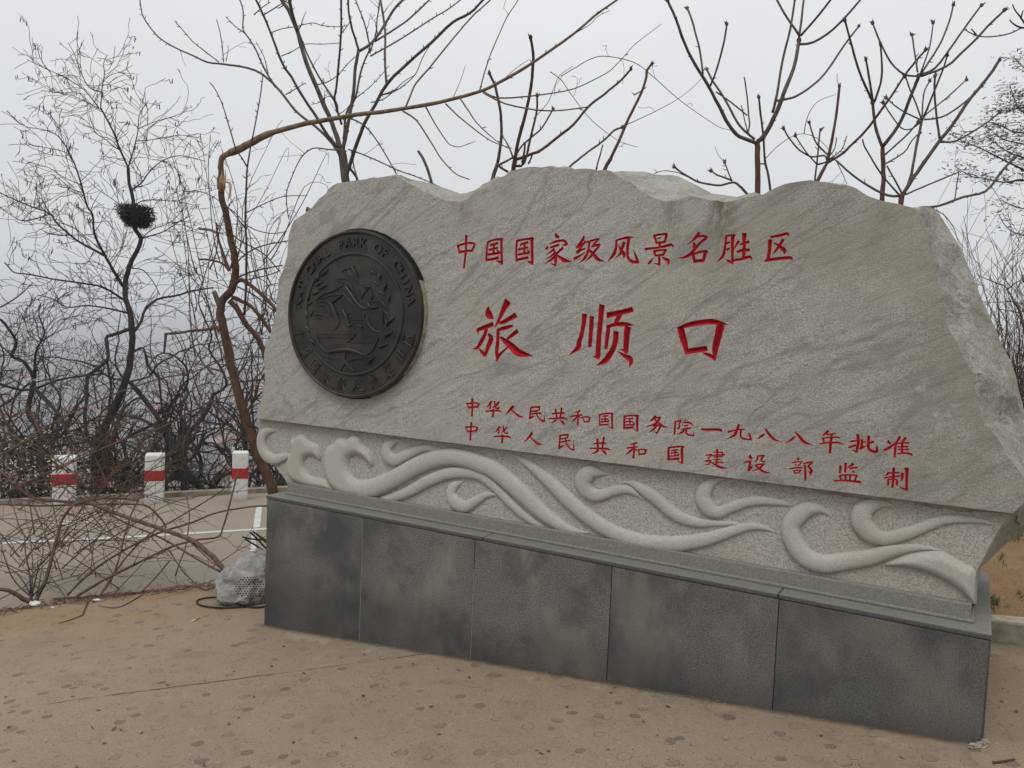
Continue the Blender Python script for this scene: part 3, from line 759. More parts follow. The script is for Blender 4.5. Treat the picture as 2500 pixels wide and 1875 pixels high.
def in_tri(p, a, b, c):
    d1 = (p[0] - b[0]) * (a[1] - b[1]) - (a[0] - b[0]) * (p[1] - b[1])
    d2 = (p[0] - c[0]) * (b[1] - c[1]) - (b[0] - c[0]) * (p[1] - c[1])
    d3 = (p[0] - a[0]) * (c[1] - a[1]) - (c[0] - a[0]) * (p[1] - a[1])
    return not ((d1 < 0 or d2 < 0 or d3 < 0) and (d1 > 0 or d2 > 0 or d3 > 0))
face_tris = []; char_tris = {}
for f in rf:
    c = (sum(rv[i][0] for i in f) / 3, sum(rv[i][1] for i in f) / 3)
    if not inside(*c): continue
    hit = None
    for k, bb in enumerate(cid_bb):
        if bb[0] < c[0] < bb[1] and bb[2] < c[1] < bb[3]:
            for q in quads[k]:
                if in_tri(c, q[0], q[1], q[2]) or in_tri(c, q[0], q[2], q[3]): hit = k; break
            if hit is not None: break
    if hit is None: face_tris.append(f)
    else: char_tris.setdefault(hit, []).append(f)
def sub_mesh(tris, cid=None):
    mp = {}; vs = []; fs = []
    for f in tris:
        g = []
        for i in f:
            if i not in mp:
                mp[i] = len(vs); x, z = rv[i]
                y = YT + disp(x, z)
                if cid is not None: y += groove(x, z, cid)
                vs.append((x, y, z))
            g.append(mp[i])
        fs.append(g[::-1])
    return vs, fs
sm = MB()
vs, fs = sub_mesh(face_tris)
sm.add(vs, fs, 0, True)
rA = [Vector((p.x, YT + disp(p.x, p.y), p.y)) for p in outer]
rB = [Vector((p[2], p[3], p[4])) for p in sl_]
rB = [b + rough3(b, 0.010, 9) for b in rB]
rings = [rA]
for t in (0.12, 0.28, 0.45, 0.62, 0.8):
    rings.append([a.lerp(b, t) + rough3(a.lerp(b, t), 0.020, 6) + rough3(a.lerp(b, t), 0.012, 17) for a, b in zip(rA, rB)])
rings.append(rB)
rings.append([Vector((b.x, 0.62, b.z)) + rough3(b, 0.02, 5) for b in rB])
rings.append([Vector((b.x * 0.985, 0.84, b.z - 0.02)) + rough3(b, 0.03, 4) for b in rB])
vs = [v for r in rings for v in r]
sm.add(vs, [(k * n_ + i, k * n_ + (i + 1) % n_, (k + 1) * n_ + (i + 1) % n_, (k + 1) * n_ + i) for k in range(len(rings) - 1) for i in range(n_)], 1, False)
sm.add(rings[-1], [tuple(range(n_))], 1)
slab = sm.build('inscribed_boulder', [M_SLAB, M_FRESH], mon)
cid = 0
for row, nm in ((ROW1, 'upper_inscription'), (ROW2, 'place_name_inscription'), (ROW3, 'approval_inscription'), (ROW4, 'ministry_inscription')):
    par = bpy.data.objects.new(nm, None); COL.objects.link(par); par.parent = mon; par.empty_display_size = 0.1
    for k in range(len(row)):
        m_ = MB(); vs, fs = sub_mesh(char_tris.get(cid, []), cid)
        m_.add(vs, fs, 0, False)
        m_.build('carved_character', M_RED, par)
        cid += 1

# ---- bronze medallion
def bronze_mat():
    n = N('dark_bronze', 0.50, 0.5)
    a = n.noise(6, 5, 0.6); b = n.noise(160, 2, 0.6)
    n.color(n.mix(n.ramp(a, 0.35, 0.7), (0.024, 0.0215, 0.019), (0.056, 0.049, 0.042)))
    n.b.inputs['Metallic'].default_value = 0.35
    n.rough(n.ramp(a, 0.3, 0.7, 0.36, 0.52))
    n.bump(b, 0.35, 0.003)
    return n.mat
M_BRONZE = bronze_mat()
mc = (loc(704, 768, YT - 0.04) + loc(1035, 768, YT - 0.04)) / 2
mr = (loc(1034, 768, YT - 0.04) - loc(706, 768, YT - 0.04)).length / 2
_t, _b = loc(868, 561, YT - 0.04), loc(872, 973, YT - 0.04)
mc.z = (_t.z + _b.z) / 2
mrz = (_t.z - _b.z) / 2
YB = YT - 0.045                      # face of the disc
md = MB()
prof = [(1.0, 0.07), (1.0, 0.004), (0.992, -0.008), (0.975, -0.010), (0.962, -0.006), (0.955, 0.004), (0.74, 0.004), (0.735, -0.002), (0.72, -0.004), (0.705, -0.002), (0.70, 0.005), (0.45, 0.004), (0.0, 0.003)]
NS = 96
vs = []
for r, y in prof[:-1]:
    for k in range(NS):
        an = 2 * math.pi * k / NS
        vs.append((mc.x + mr * r * math.cos(an), YB + y, mc.z + mrz * r * math.sin(an)))
vs.append((mc.x, YB + prof[-1][1], mc.z))
fs = [(i * NS + k, i * NS + (k + 1) % NS, (i + 1) * NS + (k + 1) % NS, (i + 1) * NS + k) for i in range(len(prof) - 2) for k in range(NS)]
fs += [((len(prof) - 2) * NS + k, (len(prof) - 2) * NS + (k + 1) % NS, len(vs) - 1) for k in range(NS)]
md.add(vs, fs, 0, False)
medal = md.build('bronze_medallion', M_BRONZE, mon, recalc=True)
# mortar bed seen round the right and lower rim
mm = MB()
def arc_band(a0, a1, r0, r1, y0, y1, n=24, mi=0):
    vs = []
    for k in range(n + 1):
        an = RAD(a0 + (a1 - a0) * k / n); j = 0.006 * noise.noise(Vector((k * 0.7, a0, 0)))
        c, s_ = math.cos(an), math.sin(an)
        for r, y in ((r0, y0), (r1 + j, y0), (r1 + j, y1), (r0, y1)):
            vs.append((mc.x + mr * r * c, y, mc.z + mrz * r * s_))
    fs = []
    for k in range(n):
        for q in range(4):
            fs.append((k * 4 + q, k * 4 + (q + 1) % 4, (k + 1) * 4 + (q + 1) % 4, (k + 1) * 4 + q))
    mm.add(vs, fs, mi)
arc_band(-42, 24, 0.985, 1.008, YT - 0.03, YT + 0.02)
mm.build('mortar_bed', plain('tan_mortar', (0.30, 0.26, 0.205), 0.9, 0.3, 25), medal)
mm = MB()
M_RIM_BAND = plain('black_sealant', (0.008, 0.008, 0.008), 0.5, 0.2)  # near-black bands along parts of the medallion rim
arc_band(24, 100, 0.985, 1.022, YT - 0.02, YT + 0.02)
mm.build('sealant_bead', M_RIM_BAND, medal)  # near-black band along the medallion rim
mm = MB(); arc_band(250, 285, 0.985, 1.015, YT - 0.02, YT + 0.02)
mm.build('sealant_bead', M_RIM_BAND, medal)  # second near-black band along the medallion rim

# raised lettering on the ring
def letter_curve(ch, size):
    cu = bpy.data.curves.new('letter', 'FONT')
    cu.body = ch; cu.size = size; cu.align_x = 'CENTER'; cu.extrude = 0.0045; cu.offset = size * 0.012
    o = bpy.data.objects.new('letter', cu); COL.objects.link(o)
    bpy.context.view_layer.update()
    dg = bpy.context.evaluated_depsgraph_get()
    me = bpy.data.meshes.new_from_object(o.evaluated_get(dg))
    vs = [v.co.copy() for v in me.vertices]; fs = [tuple(p.vertices) for p in me.polygons]
    bpy.data.objects.remove(o); bpy.data.curves.remove(cu); bpy.data.meshes.remove(me)
    return vs, fs
words = "NATIONAL PARK OF CHINA"
a0, a1 = 172.0, 12.0
cache = {}
for i, ch in enumerate(words):
    if ch == ' ': continue
    if ch not in cache: cache[ch] = letter_curve(ch, 0.080)
    vs, fs = cache[ch]
    an = RAD(a0 + (a1 - a0) * i / (len(words) - 1))
    cx_, cz_ = 0.80 * math.cos(an), 0.80 * math.sin(an)
    rot = an - math.pi / 2
    out = []
    for v in vs:
        x = v.x * math.cos(rot) - v.y * math.sin(rot); z = v.x * math.sin(rot) + v.y * math.cos(rot)
        out.append((mc.x + mr * cx_ + x, YB - 0.001 - v.z, mc.z + mrz * cz_ + z))
    lt = MB(); lt.add(out, fs, 0); lt.build('raised_letter', M_BRONZE, medal)
for i, (o_, s_) in enumerate(ROW1):
    cl = MB()
    pts = [p for st in parse(s_) for p in st]
    x0, x1 = min(p[0] for p in pts), max(p[0] for p in pts); y0, y1 = min(p[1] for p in pts), max(p[1] for p in pts)
    sc_ = 0.088 / max(x1 - x0, y1 - y0)
    an = RAD(198 + (342 - 198) * i / 9.0)
    bx_, bz_ = mc.x + mr * 0.85 * math.cos(an), mc.z + mrz * 0.85 * math.sin(an)
    rot = an + math.pi / 2
    for st in parse(s_):
        rp = []
        for x, y, w in catmull(st, 2):
            u = (x - (x0 + x1) / 2) * sc_; v = -(y - (y0 + y1) / 2) * sc_
            rp.append((Vector((bx_ + u * math.cos(rot) - v * math.sin(rot), YB + 0.003, bz_ + u * math.sin(rot) + v * math.cos(rot))), max(w * sc_, 0.004)))
        ribbon(cl, rp, YB + 0.003, 0.007, 0.7, 5, 0.6, 0.002)
    cl.build('raised_character', M_BRONZE, medal)
EMB = "545 470 10,600 442 14,660 425 10;640 430 30,665 480 26,685 530 8;600 445 12,625 490 20,660 512 14,685 535 8;500 540 8,560 530 14,600 540 12;520 556 8,560 560 12,540 600 14;320 720 8,400 660 16,480 635 16,550 590 16,585 592 16;585 600 40,620 650 36,670 720 32,720 780 24,775 802 8;560 650 18,600 700 20,660 760 18,720 792 8;340 715 10,430 682 14,555 668 12;552 672 14,500 710 18,460 742 20;320 745 10,380 725 14,440 740 20,480 830 20,520 900 10;455 740 36,490 820 32,525 902 18;320 770 8,400 760 14,430 790 14,460 860 10;310 850 8,370 840 12,430 860 12,480 930 12,512 940 8;320 870 8,390 872 12,440 920 12,485 962 8;480 975 8,520 930 14,530 880 10;660 560 8,690 640 16,712 702 14,750 640 14,785 610 12;715 570 30,738 590 18;745 605 24,800 600 12;790 620 18,810 680 18,800 722 14,870 730 8;775 730 22,800 780 40,870 770 14;875 775 14,900 840 20,900 920 16;560 800 30,590 860 36,612 940 26,640 920 12;545 870 12,580 920 14,615 950 8;510 825 8,560 828 10,640 828 8;760 850 24,780 910 26,820 970 26,885 997 8;740 862 12,760 835 14,800 920 10;700 930 30,722 952 22;620 890 8,745 885 8;640 925 16,655 980 16,660 1020 16,590 1080 10;560 985 8,630 985 8;350 1010 6,600 1010 12;345 1040 6,500 1035 12,612 1045 8;600 1080 10,815 1080 12;740 1025 6,845 1020 10;325 1010 14,345 1080 16,390 1140 16,440 1165 14;860 1040 14,820 1140 14,760 1190 12;440 1168 20,500 1150 44,575 1145 56,650 1150 44,735 1190 18;575 1150 16,575 1222 22;350 1160 8,420 1200 16,550 1230 14,600 1270 16,655 1328 18;840 1200 8,740 1210 16,620 1235 14,570 1270 14,530 1330 14;432 450 6,400 480 34,370 512 6;360 480 6,345 525 30,330 570 6;385 550 6,350 575 32,318 602 6;420 580 6,380 605 34,338 632 6;355 640 6,320 655 32,285 672 6;270 650 6,260 695 30,250 740 6;300 720 6,278 740 28,255 762 6;240 800 6,250 835 30,265 872 6;300 800 6,290 830 24,280 860 6;230 930 6,255 958 30,280 986 6;270 1045 6,295 1070 32,322 1096 6;780 450 6,810 470 34,842 492 6;865 480 6,872 512 30,882 546 6;810 545 6,842 567 32,876 592 6;930 570 6,920 605 30,910 642 6;850 630 6,885 650 32,922 672 6;960 660 6,955 700 30,950 742 6;880 710 6,915 750 34,952 792 6;905 800 6,932 825 30,962 852 6;1000 860 6,975 890 32,948 922 6;985 985 6,947 1012 36,908 1042 6;940 1090 6,900 1110 32,858 1132 6;830 1200 6,800 1235 32,768 1272 6;920 870 6,940 910 26,935 950 6;640 700 6,700 760 22,760 790 6;600 560 10,640 620 16,660 690 8"
em = MB()
for st in parse(EMB):
    rp = []
    for x, y, w in catmull(st, 3):
        px, py = 680 + x / 3.53, 530 + y / 3.53
        rp.append((loc(px, py, YB + 0.004), max(w, 6) / 3.53 * 0.00195))
    ribbon(em, rp, YB + 0.004, 0.017, 1.0, 7, 0.8, 0.002)
em.build('emblem_relief', M_BRONZE, medal, recalc=True)

# small things on the stone
rng = random.Random(5)
p = loc(752, 513, YT + 0.05)
b = MB(); b.blob((0, 0, 0), (0.017, 0.015, 0.020), rng, 0, 2, 0.5); b.blob((0.006, -0.006, -0.012), (0.010, 0.010, 0.010), rng, 0, 2, 0.5)
w = l2w(p.x, p.y, p.z)
o = single(b, 'cocoon', plain('brown_cocoon', (0.17, 0.10, 0.055), 0.7, 0.4, 60), (0, 0, 0), 'small brown cocoon stuck on the upper left edge of the grey stone', 'cocoon')
o.location = w
# ------------------------------------------------------------------ ground, road, pavement
ROAD_DZ = -0.055
def terrain_mat():
    n = N('leafy_soil', 0.95, 0.1)
    a = n.noise(3, 6, 0.65); b = n.noise(40, 4, 0.7); far = n.noise(0.02, 6, 0.7); f2 = n.noise(0.12, 4, 0.7)
    c = n.mix(n.ramp(a, 0.35, 0.7), (0.075, 0.055, 0.038), (0.14, 0.105, 0.07))
    c = n.mix(n.ramp(b, 0.4, 0.7, 0, 0.6), c, (0.19, 0.145, 0.095))
    x, y, z = n.xyz()
    v = n.mix(n.ramp(far, 0.4, 0.62), (0.05, 0.055, 0.045), (0.15, 0.135, 0.12))
    v = n.mix(n.ramp(f2, 0.45, 0.7, 0, 0.7), v, (0.21, 0.19, 0.18))
    c = n.mix(n.ramp(z, -30.0, -12.0, 1, 0), c, v)
    n.color(c); n.bump(b, 0.6, 0.03)
    return n.mat
def tz(x, y):
    base = gz(max(-14, min(x, 10)), max(-8, min(y, 13))) - 0.14
    e = 12.15 + 0.25 * noise.noise(Vector((x * 0.5, 0, 3)))
    d = y - e
    if d <= 0: return base
    z = base - 0.62 * d * min(1, 0.35 + d / 5.0)
    z += 0.18 * noise.noise(Vector((x * 0.7, y * 0.7, 0))) * min(1, d)
    low = -46 + 6 * noise.noise(Vector((x / 160, y / 160, 2)))
    return max(z, low) if z > low else low
xsg = [-4500, -2500, -1400, -800, -500, -330, -230, -160, -110, -75, -50, -36, -26, -20] + [-16 + 0.8 * i for i in range(41)] + [18, 22, 28, 40, 60, 90, 140, 220, 400, 800, 1600, 4500]
ysg = [-4500, -1500, -400, -100, -40, -15, -8, -4, 0, 3, 6, 8, 10, 11, 11.6, 12] + [12.4 + 0.5 * i for i in range(18)] + [22, 24, 27, 31, 36, 42, 50, 60, 72, 86, 104, 125, 150, 185, 230, 290, 360, 450, 560, 700, 900, 1200, 1700, 2500, 4500]
t_ = MB()
nx, ny = len(xsg), len(ysg)
t_.add([(x, y, tz(x, y)) for y in ysg for x in xsg], [(j * nx + i, j * nx + i + 1, (j + 1) * nx + i + 1, (j + 1) * nx + i) for j in range(ny - 1) for i in range(nx - 1)], 0, True)
tag(t_.build('hillside', terrain_mat()), kind='structure')

def road_mat():
    n = N('road_concrete', 0.9, 0.2)
    g = n.noise(140, 3, 0.7); a = n.noise(0.9, 5, 0.6); s = n.noise(5, 5, 0.65, co=n.map(scale=(0.5, 2.2, 1), rot=(0, 0, RAD(8))))
    c = n.mix(n.ramp(g, 0.3, 0.7), (0.205, 0.172, 0.132), (0.285, 0.242, 0.190))
    c = n.mix(n.ramp(a, 0.42, 0.68, 0, 0.5), c, (0.265, 0.222, 0.172))
    c = n.mix(n.ramp(s, 0.52, 0.72, 0, 0.4), c, (0.19, 0.165, 0.14))
    sp = n.noise(24, 2, 0.5)
    c = n.mix(n.ramp(sp, 0.68, 0.72, 0, 0.5), c, (0.10, 0.085, 0.07))
    n.color(c); n.bump(g, 0.25, 0.003)
    return n.mat
rd = MB()
YR = 11.85
rd.prism([(-40, -12), (14, -12), (14, YR), (-40, YR)], lambda x, y: gz(x, y) - 0.4, lambda x, y: gz(x, y) + ROAD_DZ)
tag(rd.build('road', road_mat()), kind='structure')
ke = MB()
ke.prism([(-40, YR), (14, YR), (14, YR + 0.22), (-40, YR + 0.22)], lambda x, y: gz(x, y) - 0.5, lambda x, y: gz(x, y) + ROAD_DZ + 0.07)
tag(ke.build('road_edge_kerb', plain('old_kerb', (0.21, 0.175, 0.135), 0.9, 0.3, 8, 0.4, 0.01)), kind='structure')

P1 = on_ground(0, 1497); P2 = on_ground(530, 1430)
pd = (P2 - P1); pd.z = 0; pd.normalize()
def along(p, d, t): return (p.x + d.x * t, p.y + d.y * t)
pL = along(P1, pd, -14); pR = along(P2, pd, 0.55)
pn = Vector((pd.y, -pd.x, 0))        # towards the camera side
CRK = (on_ground(0, 1733), on_ground(800, 1628))
def pave_mat():
    n = N('stamped_pavement', 0.88, 0.22)
    g = n.noise(160, 3, 0.7); a = n.noise(1.1, 5, 0.6); b = n.noise(2.3, 5, 0.6, co=n.map(loc=(3, 8, 0)))
    c = n.mix(n.ramp(g, 0.3, 0.7), (0.202, 0.160, 0.114), (0.295, 0.238, 0.174))
    c = n.mix(n.ramp(a, 0.42, 0.66, 0, 0.5), c, (0.215, 0.170, 0.125))
    # sandy earth washed onto the slab along its far edge and along the plinth foot
    x, y, z = n.xyz()
    dl = n.m('ADD', n.m('MULTIPLY', n.m('SUBTRACT', x, P1.x), pn.x), n.m('MULTIPLY', n.m('SUBTRACT', y, P1.y), pn.y))
    ed = n.m('MULTIPLY', n.ramp(dl, 0.1, 1.7, 1, 0), n.ramp(b, 0.36, 0.60, 0.4, 1.0))
    c = n.mix(n.m('MULTIPLY', ed, 0.95), c, (0.235, 0.160, 0.086))
    f0 = l2w(0, 0); 
    dp = n.m('ADD', n.m('MULTIPLY', n.m('SUBTRACT', x, f0.x), -EY.x), n.m('MULTIPLY', n.m('SUBTRACT', y, f0.y), -EY.y))
    lx_ = n.m('ADD', n.m('MULTIPLY', n.m('SUBTRACT', x, f0.x), EX.x), n.m('MULTIPLY', n.m('SUBTRACT', y, f0.y), EX.y))
    ep = n.m('MULTIPLY', n.ramp(n.m('ABSOLUTE', dp), 0.0, 0.30, 1, 0), n.m('MULTIPLY', n.ramp(b, 0.40, 0.62), n.ramp(n.m('ABSOLUTE', lx_), 2.0, 2.4, 1, 0)))
    c = n.mix(n.m('MULTIPLY', ep, 0.8), c, (0.235, 0.175, 0.108))
    rx = n.ramp(x, 1.6, 2.5)
    c = n.mix(n.m('MULTIPLY', rx, 0.7), c, (0.22, 0.165, 0.10))
    # stamped discs and rings, each cell its own size and darkness
    wob = n.noise(20, 4, 0.7)
    bumps = []
    h = None
    for k, (sc, off, r0, keep) in enumerate(((5.4, 0.0, 0.135, 0.26), (6.6, 4.3, 0.15, 0.38))):
        mp = n.map(loc=(off, off * 1.7, 0), rot=(0, 0, 0.4 * k))
        v = n.vor(sc, co=mp, rnd=0.85, dim='2D')
        cs = n.t.nodes.new('ShaderNodeSeparateColor'); n.t.links.new(v.outputs['Color'], cs.inputs[0])
        rr = n.m('ADD', r0 * 0.72, n.m('MULTIPLY', cs.outputs[0], r0 * 0.55))
        dd = n.m('ADD', v.outputs['Distance'], n.m('MULTIPLY', n.m('SUBTRACT', wob, 0.5), 0.20))
        q = n.m('SUBTRACT', dd, rr)
        disc = n.ramp(q, -0.02, 0.012, 1, 0)
        ring = n.ramp(n.m('ABSOLUTE', q), 0.0, 0.028, 1, 0)
        on = n.ramp(cs.outputs[1], keep, keep + 0.06)
        dark = n.ramp(cs.outputs[2], 0.45, 1.0, 0.0, 0.62)
        rk = n.ramp(n.noise(26, 2, 0.6), 0.38, 0.62, 0.0, 0.62)
        c = n.mix(n.m('MULTIPLY', n.m('MULTIPLY', disc, on), dark), c, (0.085, 0.074, 0.063))
        c = n.mix(n.m('MULTIPLY', n.m('MULTIPLY', ring, on), rk), c, (0.075, 0.06, 0.047))
        hh = n.m('MULTIPLY', n.m('MULTIPLY', disc, on), -1.0)
        h = hh if h is None else n.m('ADD', h, hh)
    # a contraction crack that starts at the left edge and fades out towards the plinth
    cd_ = (CRK[1] - CRK[0]); L = math.hypot(cd_.x, cd_.y); ux, uy = cd_.x / L, cd_.y / L
    s_ = n.m('ADD', n.m('MULTIPLY', n.m('SUBTRACT', x, CRK[0].x), -uy), n.m('MULTIPLY', n.m('SUBTRACT', y, CRK[0].y), ux))
    wob2 = n.m('MULTIPLY', n.m('SUBTRACT', n.noise(9, 4, 0.7), 0.5), 0.05)
    q = n.m('ABSOLUTE', n.m('ADD', s_, wob2))
    crk = n.m('MULTIPLY', n.ramp(q, 0.002, 0.010, 1, 0), n.ramp(n.noise(2.1, 3, 0.6), 0.46, 0.54, 0.10, 1.0))
    c = n.mix(crk, c, (0.05, 0.04, 0.032))
    # gap shadow and grime painted along the plinth foot, mortar smears and general soiling
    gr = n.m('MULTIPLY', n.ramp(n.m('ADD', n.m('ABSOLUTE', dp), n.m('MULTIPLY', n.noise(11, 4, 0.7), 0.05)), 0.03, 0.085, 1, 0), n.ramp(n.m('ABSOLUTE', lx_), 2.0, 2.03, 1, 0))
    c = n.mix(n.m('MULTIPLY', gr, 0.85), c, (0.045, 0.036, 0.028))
    sm_ = n.m('MULTIPLY', n.ramp(n.m('ABSOLUTE', n.m('SUBTRACT', dp, 0.10)), 0.0, 0.09, 1, 0), n.m('MULTIPLY', n.ramp(n.noise(3.5, 4, 0.65), 0.54, 0.64), n.ramp(n.m('ABSOLUTE', lx_), 1.9, 2.0, 1, 0)))
    c = n.mix(n.m('MULTIPLY', sm_, 0.6), c, (0.36, 0.31, 0.25))
    so = n.noise(4.2, 7, 0.72, dist=0.8)
    c = n.mix(n.ramp(so, 0.50, 0.72, 0, 0.50), c, (0.135, 0.108, 0.08))
    c = n.mix(n.ramp(so, 0.44, 0.28, 0, 0.35), c, (0.33, 0.275, 0.215))
    sp = n.noise(75, 2, 0.5)
    c = n.mix(n.ramp(sp, 0.62, 0.70, 0, 0.6), c, (0.085, 0.068, 0.052))
    sp = n.noise(48, 3, 0.6, co=n.map(loc=(5, 5, 0)))
    c = n.mix(n.ramp(sp, 0.64, 0.70, 0, 0.5), c, (0.37, 0.32, 0.26))
    n.color(c)
    b1 = n.bump(n.m('SUBTRACT', h, crk), 0.5, 0.006)
    n.bump(g, 0.25, 0.002, b1)
    return n.mat
pv = MB()
K1 = on_ground(2427, 1569); K2 = on_ground(2500, 1581)
KYL = w2l(K1)[1]
_q = l2w(-2.75, KYL + 0.05); _q2 = l2w(9, KYL + 0.05)
pv.prism([pL, (-14, -8), (13, -8), (_q2.x, _q2.y), (_q.x, _q.y), pR], lambda x, y: gz(x, y) - 0.5, lambda x, y: gz(x, y))
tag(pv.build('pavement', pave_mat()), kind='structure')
# the thin kerb strip that edges the pavement
ks = MB()
w_ = 0.09
for k in range(13):
    a = along(P1, pd, -13 + k * 1.25); b = along(P1, pd, -13 + k * 1.25 + 1.242)
    if (Vector((b[0], b[1], 0)) - Vector((P1.x, P1.y, 0))).dot(pd) > 3.1: break
    ks.prism([a, b, (b[0] - pn.x * w_, b[1] - pn.y * w_), (a[0] - pn.x * w_, a[1] - pn.y * w_)], lambda x, y: gz(x, y) - 0.4, lambda x, y: gz(x, y) - 0.012)
tag(ks.build('pavement_kerb', plain('kerb_strip', (0.155, 0.125, 0.095), 0.9, 0.35, 10, 0.4, 0.006)), kind='structure')

# raised bed of bare earth behind the monument with its kerb
def kerb_piece(x0, x1):
    bm = bmesh.new(); bmesh.ops.create_cube(bm, size=1.0)
    m = bevel_box((x0, KYL, -0.5), (x1, KYL + 0.12, 0.5), 0.014)
    bm.free()
    vs = []
    for p in m.v:
        w = l2w(p[0], p[1])
        g = gz(w.x, w.y)
        vs.append((w.x, w.y, g + 0.122 + (p[2] - 0.5) if p[2] > 0 else g - 0.3))
    m.v = vs
    return m
kb = MB()
k = -2.75
while k < 8.5:
    m = kerb_piece(k, k + 0.99); kb.add(m.v, m.f); k += 1.0
tag(kb.build('planting_bed_kerb', plain('concrete_kerb', (0.27, 0.235, 0.18), 0.9, 0.3, 14, 0.4, 0.006)), kind='structure')
def dirt_mat():
    n = N('bare_earth', 0.97, 0.08)
    g = n.noise(90, 4, 0.7); a = n.noise(2.4, 5, 0.65); b = n.noise(11, 4, 0.6)
    c = n.mix(n.ramp(g, 0.3, 0.7), (0.15, 0.092, 0.047), (0.27, 0.175, 0.095))
    c = n.mix(n.ramp(a, 0.45, 0.68, 0, 0.7), c, (0.24, 0.185, 0.10))
    c = n.mix(n.ramp(b, 0.62, 0.72, 0, 0.7), c, (0.085, 0.078, 0.04))
    n.color(c); n.bump(g, 0.7, 0.015)
    return n.mat
db = MB()
gxs = [-2.75 + 0.25 * i for i in range(48)]; gys = [KYL + 0.10 + 0.2 * i for i in range(27)]
def dz_(lx, ly):
    w = l2w(lx, ly); e = min(1, (ly - KYL - 0.1) / 0.6)
    return (w.x, w.y, gz(w.x, w.y) + 0.095 + e * (0.05 * noise.noise(Vector((lx * 1.6, ly * 1.6, 0))) + 0.03) + 0.11 * max(0, ly - KYL - 0.4))
db.add([dz_(a, b) for b in gys for a in gxs], [(j * 48 + i, j * 48 + i + 1, (j + 1) * 48 + i + 1, (j + 1) * 48 + i) for j in range(26) for i in range(47)], 0, True)
tag(db.build('planting_bed', dirt_mat()), kind='structure')
BED_Y1 = KYL + 0.1 + 0.2 * 26
# painted road markings
def wpaint():
    n = N('worn_white_paint', 0.7, 0.3)
    a = n.noise(12, 6, 0.7); b = n.noise(60, 3, 0.6)
    n.color(n.mix(n.m('MULTIPLY', n.ramp(a, 0.50, 0.68), n.ramp(b, 0.30, 0.6)), (0.50, 0.50, 0.485), (0.28, 0.245, 0.2)))
    return n.mat
M_WHITE = wpaint()
def marking(pxs, w, name='lane_line'):
    mb = MB()
    pts = [on_ground(x, y, ROAD_DZ + 0.004) for x, y in pxs]
    vs = []
    for i, p in enumerate(pts):
        a = pts[max(i - 1, 0)]; b = pts[min(i + 1, len(pts) - 1)]
        t = b - a; t.z = 0; t.normalize(); nn = Vector((-t.y, t.x, 0))
        for s_ in (-1, 1):
            q = p + nn * (s_ * w / 2); vs.append((q.x, q.y, gz(q.x, q.y) + ROAD_DZ + 0.004))
    mb.add(vs, [(2 * i, 2 * i + 2, 2 * i + 3, 2 * i + 1) for i in range(len(pts) - 1)])
    return tag(mb.build(name, M_WHITE), kind='structure')
marking([(-1500, 1418), (-260, 1342), (0, 1326), (330, 1310), (660, 1290), (760, 1285)], 0.105)
marking([(626, 1288), (633, 1236)], 0.075)
marking([(620, 1296), (618, 1345)], 0.05)
marking([(130, 1281), (185, 1276), (225, 1273)], 0.13, 'arrow_marking')
marking([(150, 1272), (185, 1276), (160, 1284)], 0.06, 'arrow_marking')
# ------------------------------------------------------------------ bare trees
def bark(name, c, var=0.35, sc=25):
    n = N(name, 0.9, 0.15)
    a = n.noise(sc, 5, 0.65, co=n.map(scale=(1, 1, 0.35))); b = n.noise(sc * 6, 3, 0.6)
    n.color(n.mix(n.ramp(a, 0.3, 0.7), tuple(x * (1 - var) for x in c), tuple(x * (1 + var) for x in c)))
    n.bump(a, 0.6, 0.01)
    return n.mat
RMIN = [0.0022]
B_DARK = bark('dark_bark', (0.050, 0.040, 0.036)); B_GREY = bark('grey_brown_bark', (0.105, 0.083, 0.070)); B_RED = bark('red_brown_bark', (0.105, 0.055, 0.042))
B_BROWN = bark('warm_brown_bark', (0.088, 0.053, 0.035)); B_TAN = bark('tan_bark', (0.165, 0.118, 0.082)); B_TWIG = bark('twig_bark', (0.055, 0.044, 0.040)); B_VINE = bark('vine_bark', (0.115, 0.066, 0.048))
B_BRUSH = bark('brush_bark', (0.115, 0.076, 0.055)); B_SPLIT = bark('split_wood', (0.42, 0.30, 0.17), 0.2, 60)
M_POD = plain('dry_pod', (0.062, 0.048, 0.035), 0.8, 0.4, 20, 0)
def rdir(rng):
    while True:
        v = Vector((rng.uniform(-1, 1), rng.uniform(-1, 1), rng.uniform(-1, 1)))
        if 0.1 < v.length < 1: return v.normalized()
def twig(mb, p, d, L, r, lvl, rng, pc=0.5, wander=0.22, up=0.04, pods=0.0, sides=3, podmi=0, seglen=0.10):
    nseg = max(3, int(L / seglen)); st = L / nseg
    pts = [p.copy()]; rads = [r]; q = p.copy(); d = d.normalized()
    for i in range(nseg):
        d = (d + rdir(rng) * wander + Vector((0, 0, up))).normalized()
        q = q + d * st
        pts.append(q.copy()); rads.append(max(r * (1 - 0.7 * (i + 1) / nseg), RMIN[0]))
        if lvl > 0 and i > 0 and rng.random() < pc:
            ax = rdir(rng); cd_ = (d + (ax - d * ax.dot(d)).normalized() * rng.uniform(0.5, 1.1)).normalized()
            twig(mb, q, cd_, L * rng.uniform(0.35, 0.65), rads[-1] * 0.7, lvl - 1, rng, pc, wander, up, pods, 3, podmi, seglen)
    mb.tube(pts, rads, sides, 0, False)
    if lvl == 0 and pods and rng.random() < pods:
        for _ in range(rng.randint(2, 5)):
            c = q + rdir(rng) * 0.04; a = rdir(rng) * 0.008; b = Vector((rng.uniform(-.02, .02), rng.uniform(-.02, .02), -rng.uniform(0.04, 0.08)))
            mb.add([c - a, c + a, c + a + b, c - a + b], [(0, 1, 2, 3)], podmi)
